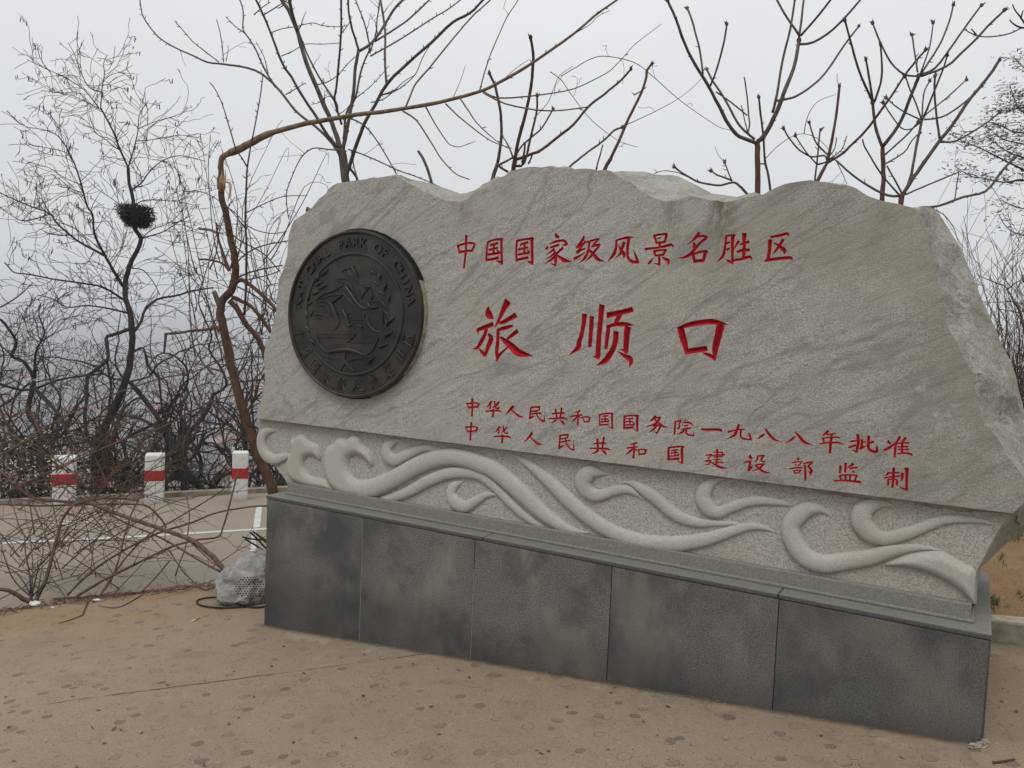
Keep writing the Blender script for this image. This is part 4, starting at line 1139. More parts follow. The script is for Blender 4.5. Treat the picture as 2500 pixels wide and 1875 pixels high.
class Tree:
    def __init__(s, name, label, mats, depth, seed, group=None, cat='tree'):
        s.rng = random.Random(seed); s.name = name; s.label = label; s.group = group; s.depth = depth; s.mats = mats
        s.nodes = []; s.limbs = []; s.cat = cat; s.base = None; s.root = None
    def trace(s, px, w0, w1, d0=None, slope=None, seg=3, wob=0.5):
        """px: flat list of photo pixels; widths in photo pixels"""
        P = [(px[i], px[i + 1]) for i in range(0, len(px), 2)]
        if d0 is None:
            if s.nodes:
                d0 = min(s.nodes, key=lambda n_: (n_[0] - P[0][0]) ** 2 + (n_[1] - P[0][1]) ** 2)[2]
            else: d0 = s.depth
        if slope is None: slope = s.rng.uniform(-0.6, 0.6)
        Lp = [0]
        for a, b in zip(P[:-1], P[1:]): Lp.append(Lp[-1] + math.hypot(b[0] - a[0], b[1] - a[1]))
        cm_ = catmull([(x, y, l) for (x, y), l in zip(P, Lp)], seg)
        pts, rads = [], []
        j = s.rng.random() * 100
        for x, y, l in cm_:
            d = d0 + slope * l * d0 / F_PX
            ww = w0 + (w1 - w0) * max(0.0, min(1.0, l / Lp[-1])) ** 0.8
            x2 = x + wob * ww * 0.3 * noise.noise(Vector((l * 0.06, j, 0))); y2 = y + wob * ww * 0.3 * noise.noise(Vector((l * 0.06, j, 9)))
            pts.append(at(x2, y2, d)); rads.append(max(0.5 * ww * d / F_PX, 0.0012) * (1 + 0.12 * noise.noise(Vector((l * 0.09, j, 4)))))
            s.nodes.append((x, y, d))
        return pts, rads
    def begin(s, pts, rads, ground=None, flare=1.25, mat=None, sides=8):
        """the trunk: carried straight down to the ground below its first visible point"""
        g = pts[0].copy()
        g.z = (ground(g.x, g.y) if ground else tz(g.x, g.y)) - 0.06
        n_ = 4
        pre = [g.lerp(pts[0], k / n_) for k in range(n_)]
        pr = [rads[0] * (flare + (1 - flare) * k / n_) for k in range(n_)]
        s.base = g + Vector((0, 0, 0.06))
        s.root = thing(s.name, s.label, s.cat, s.base, 0, s.group)
        mb = MB(); mb.tube(pre + pts, pr + rads, sides)
        s.pend = mb
        return mb
    def trunk_done(s): shift(s.pend, s.base).build('trunk', s.mats[0], s.root)
    def limb(s, pts, rads, sides=5, spur=0, twigs=0.0, tl=0.5, lvl=1, tw_up=0.04, bud=0.0, frm=0.25, pods=0.0, mi=1, wander=0.22, pc=0.5, name='branch'):
        mb = MB(); rng = s.rng
        mb.tube(pts, rads, sides)
        for i in range(1, len(pts)):
            a, b = pts[i - 1], pts[i]; seg = b - a; L = seg.length
            t = i / len(pts)
            if L < 1e-6: continue
            d = seg / L
            k = spur * L
            while k > 0:
                if rng.random() < k:
                    q = a.lerp(b, rng.random()); o = rdir(rng); o = (o - d * o.dot(d)).normalized()
                    l = rng.uniform(0.014, 0.034)
                    mb.tube([q, q + o * l * 0.6 + d * l * 0.3, q + o * l + d * l * 0.7], [rads[i] * 0.6 + 0.001, 0.0042, 0.0028], 3, 0, True)
                k -= 1
            k = twigs * L if t > frm else 0
            while k > 0:
                if rng.random() < k:
                    q = a.lerp(b, rng.random()); o = rdir(rng); o = (o - d * o.dot(d)).normalized()
                    twig(mb, q, d * rng.uniform(0.3, 1.0) + o, tl * rng.uniform(0.4, 1.2) * (1.2 - 0.5 * t), max(min(rads[i] * 0.55, 0.008), 0.0016), lvl, rng, pc, wander, tw_up, pods, 3, 1)
                k -= 1
        if bud:
            e_ = pts[-1]; d = (pts[-1] - pts[-2]).normalized(); r = max(bud, rads[-1] * 1.5)
            mb.blob(e_ + d * r * 0.5, (r, r, r * 1.2), rng, 0, 1, 0.5, False)
            for _ in range(3):
                mb.tube([e_, e_ + (d + rdir(rng) * 0.7).normalized() * r * 2.6], [r * 0.6, 0.001], 4)
        return shift(mb, s.base).build(name, [s.mats[mi], M_POD], s.root)

def bed_z(x, y):
    lx, ly = w2l((x, y, 0))
    if KYL + 0.1 < ly < BED_Y1 and -2.75 < lx < 9: return dz_(lx, ly)[2]
    return gz(x, y) + ROAD_DZ
def quick(t, base, branches, ground=bed_z, spur=4, sides=6, bud=0.0, twigs=0.0, **kw):
    """base: (pixels, w0, w1) of the trunk; branches: list of (pixels, w0, w1[, bud])"""
    p, r = t.trace(base[0], base[1], base[2], slope=0)
    t.begin(p, r, ground); t.trunk_done()
    for b in branches:
        p, r = t.trace(b[0], b[1], b[2])
        t.limb(p, r, 5, spur, twigs, bud=(b[3] if len(b) > 3 else bud), **kw)

# --- tree behind the left shoulder of the stone
t = Tree('bare_tree', 'bare grey-brown many-branched tree rising behind the left shoulder of the stone', [B_GREY, B_GREY], 7.6, 11)
quick(t, ([844, 445, 838, 391, 831, 362], 21, 20), [
 ([831, 362, 824, 336, 803, 282, 774, 217, 748, 152, 727, 80, 705, 25, 687, 0, 670, -40], 13, 9),
 ([727, 80, 716, 40, 709, 14, 700, -30], 9, 7),
 ([824, 270, 821, 250, 788, 203, 756, 145, 734, 90, 716, 33, 708, -10], 5, 3.5),
 ([826, 356, 817, 351, 792, 318, 766, 275, 734, 228, 712, 188, 690, 156, 665, 90, 643, 36, 625, 0, 612, -30], 8, 5),
 ([834, 390, 821, 362, 781, 318, 748, 293, 719, 268, 694, 235, 665, 203, 633, 177, 600, 165, 542, 156, 506, 152, 467, 134, 427, 116, 391, 94, 362, 61, 347, 33, 342, 0, 341, -25], 8, 2.6),
 ([535, 152, 500, 125, 470, 101, 445, 72, 427, 51], 3, 2), ([546, 152, 543, 115, 539, 90, 534, 65, 528, 47], 2.6, 1.8), ([552, 150, 556, 130, 558, 118], 2, 1.4),
 ([672, 212, 651, 177, 640, 156, 622, 116, 600, 83, 593, 69, 594, 29, 586, 0, 580, -20], 5, 3),
 ([600, 83, 575, 65, 560, 50, 551, 41], 3, 2), ([655, 180, 645, 140, 632, 115, 625, 103], 2.6, 1.8),
 ([835, 304, 817, 246, 821, 217, 828, 145, 833, 72, 833, 0, 833, -30], 6, 5),
 ([838, 365, 839, 354, 850, 300, 864, 224, 868, 163, 876, 125], 10, 8),
 ([876, 125, 868, 95, 860, 72, 852, 30, 850, 0, 848, -20], 6, 5), ([876, 125, 907, 105, 936, 65, 960, 25, 983, 0, 1000, -20], 7, 6),
 ([840, 340, 846, 275, 868, 239, 878, 188, 889, 152, 903, 118, 900, 100, 889, 54, 868, 0, 862, -20], 6.5, 3), ([903, 130, 918, 80, 921, 45, 927, 11, 930, -20], 3.5, 3),
 ([848, 425, 853, 405, 868, 362, 889, 304, 915, 257, 947, 203, 998, 152, 1052, 105, 1106, 54, 1146, 33, 1179, 0, 1195, -20], 10, 6),
 ([944, 203, 940, 145, 941, 90, 938, 54, 929, 0, 926, -20], 6, 5), ([915, 101, 962, 72, 1000, 45, 1048, 0], 5, 4), ([904, 137, 962, 105, 1010, 75, 1052, 47, 1090, 25, 1124, 0], 4, 3),
 ([661, 80, 690, 70, 723, 65, 763, 56, 790, 63, 831, 65, 848, 63], 2.5, 1.8), ([687, 137, 715, 125, 745, 108, 785, 108, 828, 105], 2.5, 1.8), ([698, 231, 725, 215, 745, 203], 3, 2), ([775, 207, 800, 200, 824, 184, 850, 155, 868, 138], 3, 2),
 ([853, 289, 880, 300, 907, 325, 940, 375, 969, 427], 4, 3), ([850, 365, 880, 375, 925, 394, 970, 415, 1012, 430, 1050, 445, 1088, 463], 3.5, 2.5),
 ([905, 250, 940, 240, 985, 200, 1010, 185], 3, 1.8), ([868, 240, 900, 215, 925, 190, 950, 160], 2.6, 1.6), ([820, 240, 800, 235, 780, 250, 760, 255], 2.4, 1.6), ([835, 80, 850, 60, 860, 40], 2.4, 1.6),
 ([930, 232, 960, 225, 990, 205, 1015, 180, 1032, 140, 1050, 110], 3, 2), ([620, 36, 640, 18, 660, 5], 3, 2), ([640, 38, 670, 20, 700, 0], 3.5, 2.4),
 ([846, 369, 803, 365, 763, 362, 734, 387, 712, 434, 699, 477, 705, 535], 3.5, 2.5), ([853, 410, 868, 430, 872, 446], 7, 5), ([858, 370, 865, 410, 876, 445], 4, 3)],
 spur=11, twigs=1.1, tl=0.22, lvl=1, frm=0.1)

# --- snapped tree whose top is bent over to the right
t = Tree('broken_tree', 'brown tree with snapped trunk whose top bends over and hangs across to the right', [B_BROWN, B_TAN, B_VINE, B_RED], 6.6, 21)
p, r = t.trace([669, 1206, 655, 1165, 636, 1127, 608, 1047, 593, 999, 579, 952, 564, 891, 550, 818, 539, 768, 541, 739, 552, 722, 568, 702, 575, 663, 573, 630, 564, 590, 556, 550, 550, 518, 542, 488, 539, 455], 27, 15, slope=0.0)
s_ = (p[0] - p[3]).normalized()
g = p[0].copy()
while g.z > bed_z(g.x, g.y) - 0.05: g = g + s_ * 0.03 + Vector((0, 0, -0.01))
t.base = g.copy(); t.root = thing(t.name, t.label, 'tree', g)
mb = MB(); mb.tube([g, g.lerp(p[0], 0.5)] + p, [r[0] * 1.15, r[0] * 1.05] + r, 9)
for x, y in ((560, 891), (575, 935), (548, 815), (600, 1020), (620, 1085), (640, 1140), (585, 975), (568, 590), (560, 560)):   # knots
    i = min(range(len(t.nodes)), key=lambda k: (t.nodes[k][0] - x) ** 2 + (t.nodes[k][1] - y) ** 2)
    mb.blob(at(x, y, 6.58), (r[0] * .42, r[0] * .42, r[0] * .5), t.rng, 0, 1, 0.4)
shift(mb, t.base).build('trunk', B_BROWN, t.root)
p, r = t.trace([539, 458, 540, 430, 539, 400, 544, 385, 556, 375, 579, 366, 611, 350, 640, 334, 669, 322, 723, 307, 795, 293, 871, 280, 962, 269, 1070, 250, 1164, 226, 1215, 203, 1302, 152, 1400, 83, 1450, 40, 1506, 0, 1530, -18], 15, 4.5, 6.6, -0.25)
k_ = [i for i in range(len(p))]
for i in range(len(r)):
    if 12 < i < 24: r[i] *= 1.28
t.limb(p, r, 8, 3, mi=1, name='bent_over_top')
sp = MB()
for dx, dy, l in ((-6, 0, 34), (2, -2, 46), (6, 4, 28), (-1, 5, 40), (4, -6, 22), (8, 0, 50)):   # torn splinters at the break
    a = at(539 + dx, 462 + dy, 6.56); b = at(539 + dx * 1.5, 462 + dy - l, 6.54)
    sp.tube([a, a.lerp(b, 0.6), b], [0.011, 0.008, 0.001], 4)
shift(sp, t.base).build('splinters', B_SPLIT, t.root)
sp = MB(); q = [at(x, y, 6.52) for x, y in ((552, 444), (560, 446), (563, 458), (561, 475), (556, 492))]
sp.tube(q, [0.009, 0.012, 0.012, 0.010, 0.003], 4)
shift(sp, t.base).build('peeled_strip', B_SPLIT, t.root)
for px, w0, w1, mi in [
 ([1179, 224, 1215, 239, 1269, 237, 1330, 230, 1400, 217, 1463, 188, 1490, 172, 1510, 152, 1530, 130, 1550, 108, 1580, 85, 1615, 58], 4.5, 1.2, 1),
 ([1179, 226, 1233, 253, 1305, 268, 1360, 270, 1400, 266, 1441, 260], 4.5, 3, 1),
 ([1171, 221, 1185, 170, 1200, 127, 1220, 80, 1237, 43, 1265, 0, 1272, -15], 3.5, 2.5, 1),
 ([991, 260, 1005, 225, 1016, 203, 1048, 166, 1095, 108, 1150, 43, 1175, 20, 1197, 0], 5, 3.5, 1),
 ([983, 271, 1016, 293, 1045, 336, 1060, 360, 1074, 383, 1095, 408, 1117, 427, 1146, 438], 4.5, 2.6, 1),
 ([1039, 260, 1055, 290, 1070, 315, 1092, 347, 1105, 356, 1124, 358, 1160, 345], 4, 1.6, 1), ([1088, 253, 1110, 275, 1135, 297, 1186, 336, 1215, 351, 1250, 362], 4, 2, 1),
 ([1124, 242, 1145, 272, 1164, 300, 1207, 340, 1240, 362], 4, 2, 1), ([1400, 83, 1440, 60, 1460, 40, 1490, 25], 2, 1.2, 1), ([1107, 237, 1125, 195, 1136, 160], 2, 1.2, 1), ([1225, 198, 1262, 165, 1292, 145], 2, 1.2, 1),
 ([540, 750, 530, 730, 521, 711], 15, 12, 1), ([536, 806, 528, 800, 519, 796], 10, 8, 1),
 ([561, 662, 553, 645, 545, 620, 535, 590, 531, 572, 528, 543], 10, 5, 2), ([533, 572, 521, 565, 505, 560, 485, 558], 7, 6, 1), ([558, 660, 545, 645, 524, 637, 500, 633, 486, 634], 6, 5, 2),
 ([531, 800, 500, 805, 470, 807, 440, 812, 405, 815], 7, 6, 2), ([405, 813, 403, 840, 400, 862], 8, 5, 2),
 ([572, 690, 590, 683, 615, 699, 640, 720, 672, 753, 690, 780], 12, 9, 3), ([566, 725, 582, 731, 615, 750, 640, 780, 662, 812], 11, 9, 3), ([560, 735, 579, 753, 597, 786, 629, 825, 643, 855, 650, 880], 15, 13, 0),
 ([564, 570, 590, 590, 620, 605, 650, 625, 680, 660], 4, 3, 3), ([597, 770, 601, 680, 602, 597, 599, 542, 602, 434], 7, 5, 0), ([602, 434, 604, 409, 611, 362, 620, 320, 629, 271, 637, 225, 642, 181], 4.5, 2.6, 0), ([604, 409, 590, 385, 575, 362, 560, 310, 542, 253, 525, 218, 512, 201], 4.2, 2.4, 0), ([600, 520, 640, 500, 690, 480, 750, 478], 3, 1.8, 0), ([600, 560, 560, 510, 500, 470, 447, 468], 3, 1.8, 0),
 ([570, 650, 600, 620, 640, 600, 690, 590, 705, 588], 4, 3, 3), ([575, 680, 610, 665, 650, 655, 690, 648], 4, 3, 3),
 ([575, 690, 620, 680, 660, 670, 685, 660], 3.5, 2.5, 3), ([580, 700, 620, 720, 650, 745, 680, 765], 4, 3, 3), ([545, 500, 575, 520, 610, 555, 660, 570, 700, 565], 3, 2, 2)]:
    p, r = t.trace(px, w0, w1, slope=t.rng.uniform(-0.3, 0.3))
    t.limb(p, r, 6, 9 if mi == 0 else 3, 1.2 if mi == 3 else 0.25, 0.35, 1, mi=mi, frm=0.0)

# --- pruned young trees behind the middle and right of the stone
def bd(l, b=0.016): return [(*q, b) for q in l]
t = Tree('pruned_tree', 'young red-brown tree with cut straight shoots behind the highest hump of the stone', [B_RED, B_RED], 7.0, 31)
quick(t, ([1251, 425, 1255, 404, 1259, 385], 11, 11), bd([
 ([1254, 416, 1262, 362, 1280, 289, 1296, 217, 1302, 145, 1299, 110, 1296, 94], 9, 7), ([1258, 405, 1280, 398, 1298, 325, 1311, 270, 1311, 235], 6.5, 5),
 ([1240, 420, 1218, 405, 1240, 392, 1258, 380, 1275, 355, 1298, 335, 1325, 310, 1349, 268], 6, 4), ([1256, 391, 1287, 380, 1323, 365, 1360, 336, 1400, 304, 1437, 260, 1474, 231, 1517, 195, 1539, 170], 8, 5)]) +
 [([1255, 390, 1245, 365, 1235, 345, 1222, 329], 5, 3), ([1290, 400, 1297, 385, 1300, 372], 5, 4), ([1276, 400, 1280, 370, 1282, 350], 6, 5)], spur=5)
t = Tree('pruned_tree', 'grey-tipped bent shoot rising left of the highest hump of the stone', [B_GREY, B_GREY], 7.0, 32)
quick(t, ([1197, 455, 1206, 425, 1215, 398], 10, 9), bd([([1215, 398, 1224, 344, 1224, 300, 1222, 271, 1211, 217, 1203, 196, 1196, 181], 8, 6.5)]), spur=4)
t = Tree('pruned_tree', 'slanting dark red shoot with a swollen tip right of the highest hump', [B_RED, B_RED], 6.6, 33)
quick(t, ([1472, 424, 1477, 412, 1492, 385], 9, 9), [([1492, 385, 1510, 347, 1535, 289, 1557, 246, 1570, 215, 1578, 188, 1580, 172, 1590, 158], 8, 6, 0.016), ([1566, 222, 1555, 228, 1548, 232], 3, 3), ([1452, 424, 1462, 390, 1472, 353], 4.5, 3)], spur=4)
t = Tree('pruned_tree', 'low grey shoot slanting over the flat right shoulder of the highest hump', [B_GREY, B_GREY], 6.9, 34)
quick(t, ([1380, 420, 1392, 406, 1410, 391], 5, 5), bd([([1410, 391, 1437, 369, 1460, 354, 1481, 336, 1500, 318, 1517, 311], 5, 5)]), spur=4)
t = Tree('dead_stump_shoot', 'bare cut-off grey stick poking up above the first dip of the stone', [B_GREY, B_GREY], 7.2, 35)
quick(t, ([1056, 462, 1052, 440, 1041, 405], 7, 7), [([1041, 405, 1032, 385, 1021, 369], 7, 7)], spur=1)

t = Tree('young_tree', 'young upright tree with cup-shaped branching in the second dip of the stone', [B_RED, B_GREY], 7.2, 41)
quick(t, ([1850, 485, 1850, 420, 1849, 362, 1848, 344], 13.5, 13), bd([
 ([1846, 348, 1839, 345, 1806, 333, 1781, 307, 1756, 260, 1730, 210, 1698, 159, 1672, 108, 1651, 47, 1631, 4], 10, 6),
 ([1911, 235, 1936, 170, 1951, 100], 10, 8.5), ([1716, 184, 1709, 127, 1700, 90, 1691, 54, 1678, 22], 5, 5), ([1734, 210, 1748, 175, 1759, 137, 1768, 100, 1774, 61], 5, 4.5),
 ([1951, 90, 1956, 54, 1962, 0, 1964, -20], 6, 5), ([1951, 87, 1915, 33, 1897, 0, 1890, -15], 6, 5), ([1955, 87, 1987, 51, 2027, 0, 2035, -15], 6, 5), ([1951, 108, 1987, 103, 2034, 72, 2070, 35, 2100, 0, 2110, -15], 6.5, 5),
 ([1886, 275, 1897, 231, 1911, 145, 1929, 72, 1940, 0], 7, 5), ([1897, 246, 1925, 241, 1951, 231, 1985, 207, 2016, 177, 2063, 108, 2096, 65], 6, 4.5),
 ([1842, 340, 1806, 307, 1785, 271, 1763, 231, 1740, 198, 1726, 170], 6, 5)]) + [([1848, 346, 1864, 333, 1889, 289, 1911, 235], 12, 10.5),
 ([1820, 322, 1828, 315, 1830, 300, 1828, 282, 1824, 235, 1817, 188], 4, 3.5), ([1748, 224, 1785, 250, 1824, 282], 4, 3.5), ([1840, 338, 1825, 320, 1810, 257], 3, 2.5)], spur=3)
t = Tree('young_tree', 'thin grey companion stem beside the cup-shaped tree in the second dip', [B_GREY, B_GREY], 7.4, 42)
quick(t, ([1882, 475, 1876, 430, 1868, 398], 6, 6), bd([([1868, 398, 1865, 360, 1862, 320, 1857, 280, 1853, 239], 5.5, 5)]) + [([1868, 400, 1860, 400, 1852, 399], 4, 3)], spur=3)
t = Tree('young_tree', 'low sprawling shoot with upturned tips over the second dip of the stone', [B_GREY, B_GREY], 6.6, 43)
quick(t, ([1832, 490, 1826, 476, 1810, 458], 7, 7), bd([([1810, 458, 1792, 445, 1770, 450, 1752, 452, 1720, 448, 1698, 441, 1670, 425, 1647, 409], 6, 4.5), ([1788, 441, 1765, 432, 1750, 427, 1738, 418], 5, 4), ([1786, 441, 1778, 420, 1770, 398], 3.5, 3)]) +
 [([1690, 436, 1670, 428, 1650, 420, 1620, 417, 1597, 424], 2.5, 2), ([1770, 398, 1755, 380, 1745, 358], 1.5, 1)], spur=5)
t = Tree('young_tree', 'slender tree with one tall straight shoot behind the right hump of the stone', [B_RED, B_RED], 7.0, 44)
quick(t, ([1993, 448, 2002, 430, 2013, 408], 9, 8.5), bd([([2013, 408, 2020, 394, 2034, 325, 2040, 290, 2045, 253, 2049, 213], 7.5, 6), ([2020, 398, 2060, 372, 2081, 351, 2105, 328, 2131, 297, 2175, 235, 2211, 181, 2235, 150, 2258, 123], 7, 5),
 ([2018, 390, 2012, 380, 1983, 383, 1965, 375, 1947, 362, 1925, 335, 1914, 315], 4.5, 4), ([2023, 380, 1994, 351, 1983, 325, 1976, 300], 4.5, 4)]) +
 [([2049, 213, 2044, 195, 2044, 180], 2, 1.2), ([2025, 388, 2055, 365, 2067, 332], 3, 2.5), ([2022, 385, 2038, 362, 2042, 335], 3, 2.5)], spur=4)
t = Tree('young_tree', 'thin forked stem at the left foot of the right hump', [B_GREY, B_GREY], 7.1, 45)
quick(t, ([1989, 448, 1991, 425, 1994, 402], 4.5, 4.5), bd([([1994, 402, 1998, 360, 2001, 325, 2003, 318], 4, 4), ([1994, 401, 1969, 372, 1955, 352, 1943, 333], 3.5, 3), ([1994, 402, 2010, 398, 2030, 388], 5, 4)]), spur=4)
t = Tree('young_tree', 'tall tree with two fans of shoots behind the right shoulder of the stone', [B_RED, B_GREY], 6.9, 46)
quick(t, ([2152, 495, 2155, 465, 2157, 434, 2156, 395, 2155, 362], 12, 10.5), bd([
 ([2155, 362, 2139, 318, 2133, 280, 2131, 253], 8, 7), ([2131, 250, 2103, 188, 2090, 150, 2081, 119, 2063, 51], 6, 5), ([2131, 250, 2126, 215, 2120, 181, 2115, 148], 6, 5), ([2133, 250, 2150, 203, 2153, 160, 2150, 112], 6, 4.5),
 ([2155, 358, 2197, 300, 2225, 231, 2236, 205, 2242, 188], 9, 8), ([2242, 186, 2207, 181, 2175, 152, 2150, 105, 2131, 58], 5, 4), ([2240, 176, 2233, 130, 2227, 87], 4.5, 4), ([2247, 179, 2269, 116, 2278, 58], 4, 3),
 ([2249, 179, 2275, 140, 2298, 101, 2318, 50, 2327, 14], 5, 4), ([2247, 183, 2283, 166, 2320, 118, 2352, 72, 2375, 40, 2395, 14], 5.5, 4.5), ([2249, 186, 2309, 163, 2350, 127, 2388, 90, 2420, 55, 2450, 27], 6, 5.5),
 ([2158, 380, 2207, 336, 2225, 318, 2240, 300], 4.5, 4), ([2159, 401, 2207, 372, 2225, 345, 2244, 325], 4.5, 3)]), spur=3)
t = Tree('young_tree', 'forked tree with a long leaning limb at the far right behind the stone', [B_RED, B_GREY], 6.7, 47)
quick(t, ([2198, 505, 2200, 492, 2204, 474], 13, 13), bd([
 ([2205, 474, 2225, 440, 2247, 409, 2294, 344, 2323, 307, 2370, 239, 2390, 215, 2406, 195, 2425, 170, 2439, 148], 10, 7), ([2294, 340, 2288, 300, 2283, 253, 2281, 215, 2283, 188], 6, 5),
 ([2294, 347, 2334, 344, 2385, 315, 2415, 295, 2439, 275], 5, 4), ([2212, 462, 2225, 425, 2236, 362, 2245, 320, 2250, 295], 7, 6.5),
 ([2250, 293, 2211, 275, 2185, 258, 2165, 240], 4, 3), ([2250, 293, 2236, 253, 2222, 220, 2211, 188], 4, 3.5), ([2251, 290, 2255, 230, 2269, 199], 4, 3.5), ([2255, 285, 2280, 224, 2300, 175, 2312, 137], 5, 4),
 ([2256, 288, 2262, 278, 2310, 240, 2359, 195], 4, 3.5), ([2256, 292, 2298, 286, 2340, 262, 2377, 231], 4.5, 4), ([2252, 294, 2225, 315, 2200, 312, 2175, 280, 2157, 252], 3.5, 3)]) +
 [([2203, 477, 2197, 477, 2153, 427, 2117, 369, 2110, 355, 2106, 340], 5, 3.5), ([2203, 474, 2185, 440, 2165, 405], 5, 4), ([2210, 475, 2245, 460, 2280, 445, 2341, 420], 4.5, 3.5), ([2203, 478, 2168, 477, 2124, 456, 2081, 427, 2041, 391], 7, 4.5)], spur=3)
t = Tree('low_branch', 'long bare limb reaching right over the stone right shoulder', [B_GREY, B_GREY], 6.0, 48)
p, r = t.trace([2236, 520, 2245, 507, 2291, 503, 2352, 481, 2406, 467, 2442, 423, 2460, 402, 2475, 387], 6, 6, slope=0)
t.label = 'low tree with a long knobbly limb reaching right over the stone right shoulder'; t.name = 'leaning_tree'
g = p[0].copy(); t.begin([at(2225, 560, 6.0), p[0]], [r[0] * 1.4, r[0] * 1.1], bed_z); t.trunk_done()
t.limb(p, r, 6, 6, bud=0.012)
p, r = t.trace([2331, 487, 2336, 450, 2341, 420], 3, 2.5); t.limb(p, r, 4, 2)
# ------------------------------------------------------------------ thin climbing vines that cross the sky between the young trees
vin = [([1369, 186, 1400, 168, 1440, 145, 1474, 137, 1524, 145, 1560, 159, 1600, 192, 1640, 228, 1676, 257, 1734, 297, 1760, 312, 1785, 318], 'long thin vine arching across the sky between the middle trees'),
       ([1343, 175, 1370, 195, 1390, 224, 1437, 286, 1488, 329, 1520, 348, 1556, 359], 'thin vine drooping from the arch towards the right of the highest hump'),
       ([1531, 304, 1600, 272, 1654, 242, 1690, 215, 1712, 192], 'faint straight tendril joining the slanting shoot and the cup-shaped tree'),
       ([1302, 290, 1320, 272, 1340, 246, 1352, 215, 1367, 184, 1400, 160], 'short vine climbing from the tall middle shoot'),
       ([1865, 392, 1885, 370, 1900, 356, 1922, 340, 1942, 330, 1965, 327, 1990, 335, 2010, 350, 2037, 383], 'arched thin vine left of the right hump'),
       ([1963, 327, 1970, 290, 1985, 260, 2005, 243, 2040, 231], 'hooked thin vine above the right hump'),
       ([2285, 512, 2310, 530, 2330, 560, 2340, 590, 2355, 605], 'thin vine hanging over the right chipped edge of the stone'),
       ([2041, 391, 2055, 420, 2068, 450], 'short thin stem standing at the right hump')]
rng = random.Random(77)
def vine_px(px, lab, d0, w0, w1, mat, seed, group=None, spur=3, name='climbing_vine', tend=1.2, slope=0.2):
    T = Tree(name, lab, [mat, mat], d0, seed, group, 'vine')
    p, r = T.trace(px, w0, w1, d0, T.rng.uniform(-slope, slope), 4)
    T.base = p[0].copy(); 
    mb = MB(); mb.tube(p, r, 4)
    for i in range(1, len(p)):
        L = (p[i] - p[i - 1]).length
        if T.rng.random() < tend * L * 1.6: twig(mb, p[i], rdir(T.rng), 0.16, 0.0016, 1, T.rng, 0.4, 0.6, -0.03)
    return single(mb, name, mat, p[0], lab, 'vine', group)
for i, (px, lab) in enumerate(vin):
    vine_px(px, lab, 6.8, 2.6, 1.5, B_GREY, 300 + i)

# tangled vines round the snapped tree, left of the stone
for i in range(70):
    x0 = rng.uniform(470, 690); y0 = rng.uniform(620, 1080)
    if i < 42: x1 = x0 + rng.uniform(30, 190); y1 = y0 - rng.uniform(-20, 330)
    else: x1 = x0 - rng.uniform(20, 170); y1 = y0 - rng.uniform(40, 420)
    x1 = min(x1, 720 if y1 > 560 else 840); y1 = max(y1, 330)
    mxp, myp = (x0 + x1) / 2 + rng.uniform(-30, 30), min(y0, y1) + abs(y1 - y0) * rng.uniform(0.05, 0.55) - rng.uniform(0, 25)
    vine_px([x0, y0, (x0 * 2 + mxp) / 3 + rng.uniform(-8, 8), (y0 * 2 + myp) / 3, mxp, myp, x1, y1, x1 + rng.uniform(-14, 18), y1 + rng.uniform(-6, 45)],
            'thin red-brown vine in the tangle between the snapped tree and the stone', rng.uniform(6.5, 7.6), rng.uniform(2.2, 4.5), 1.2, B_VINE if i % 3 else B_GREY, 400 + i, 'vines tangled round the snapped tree', tend=2.0)

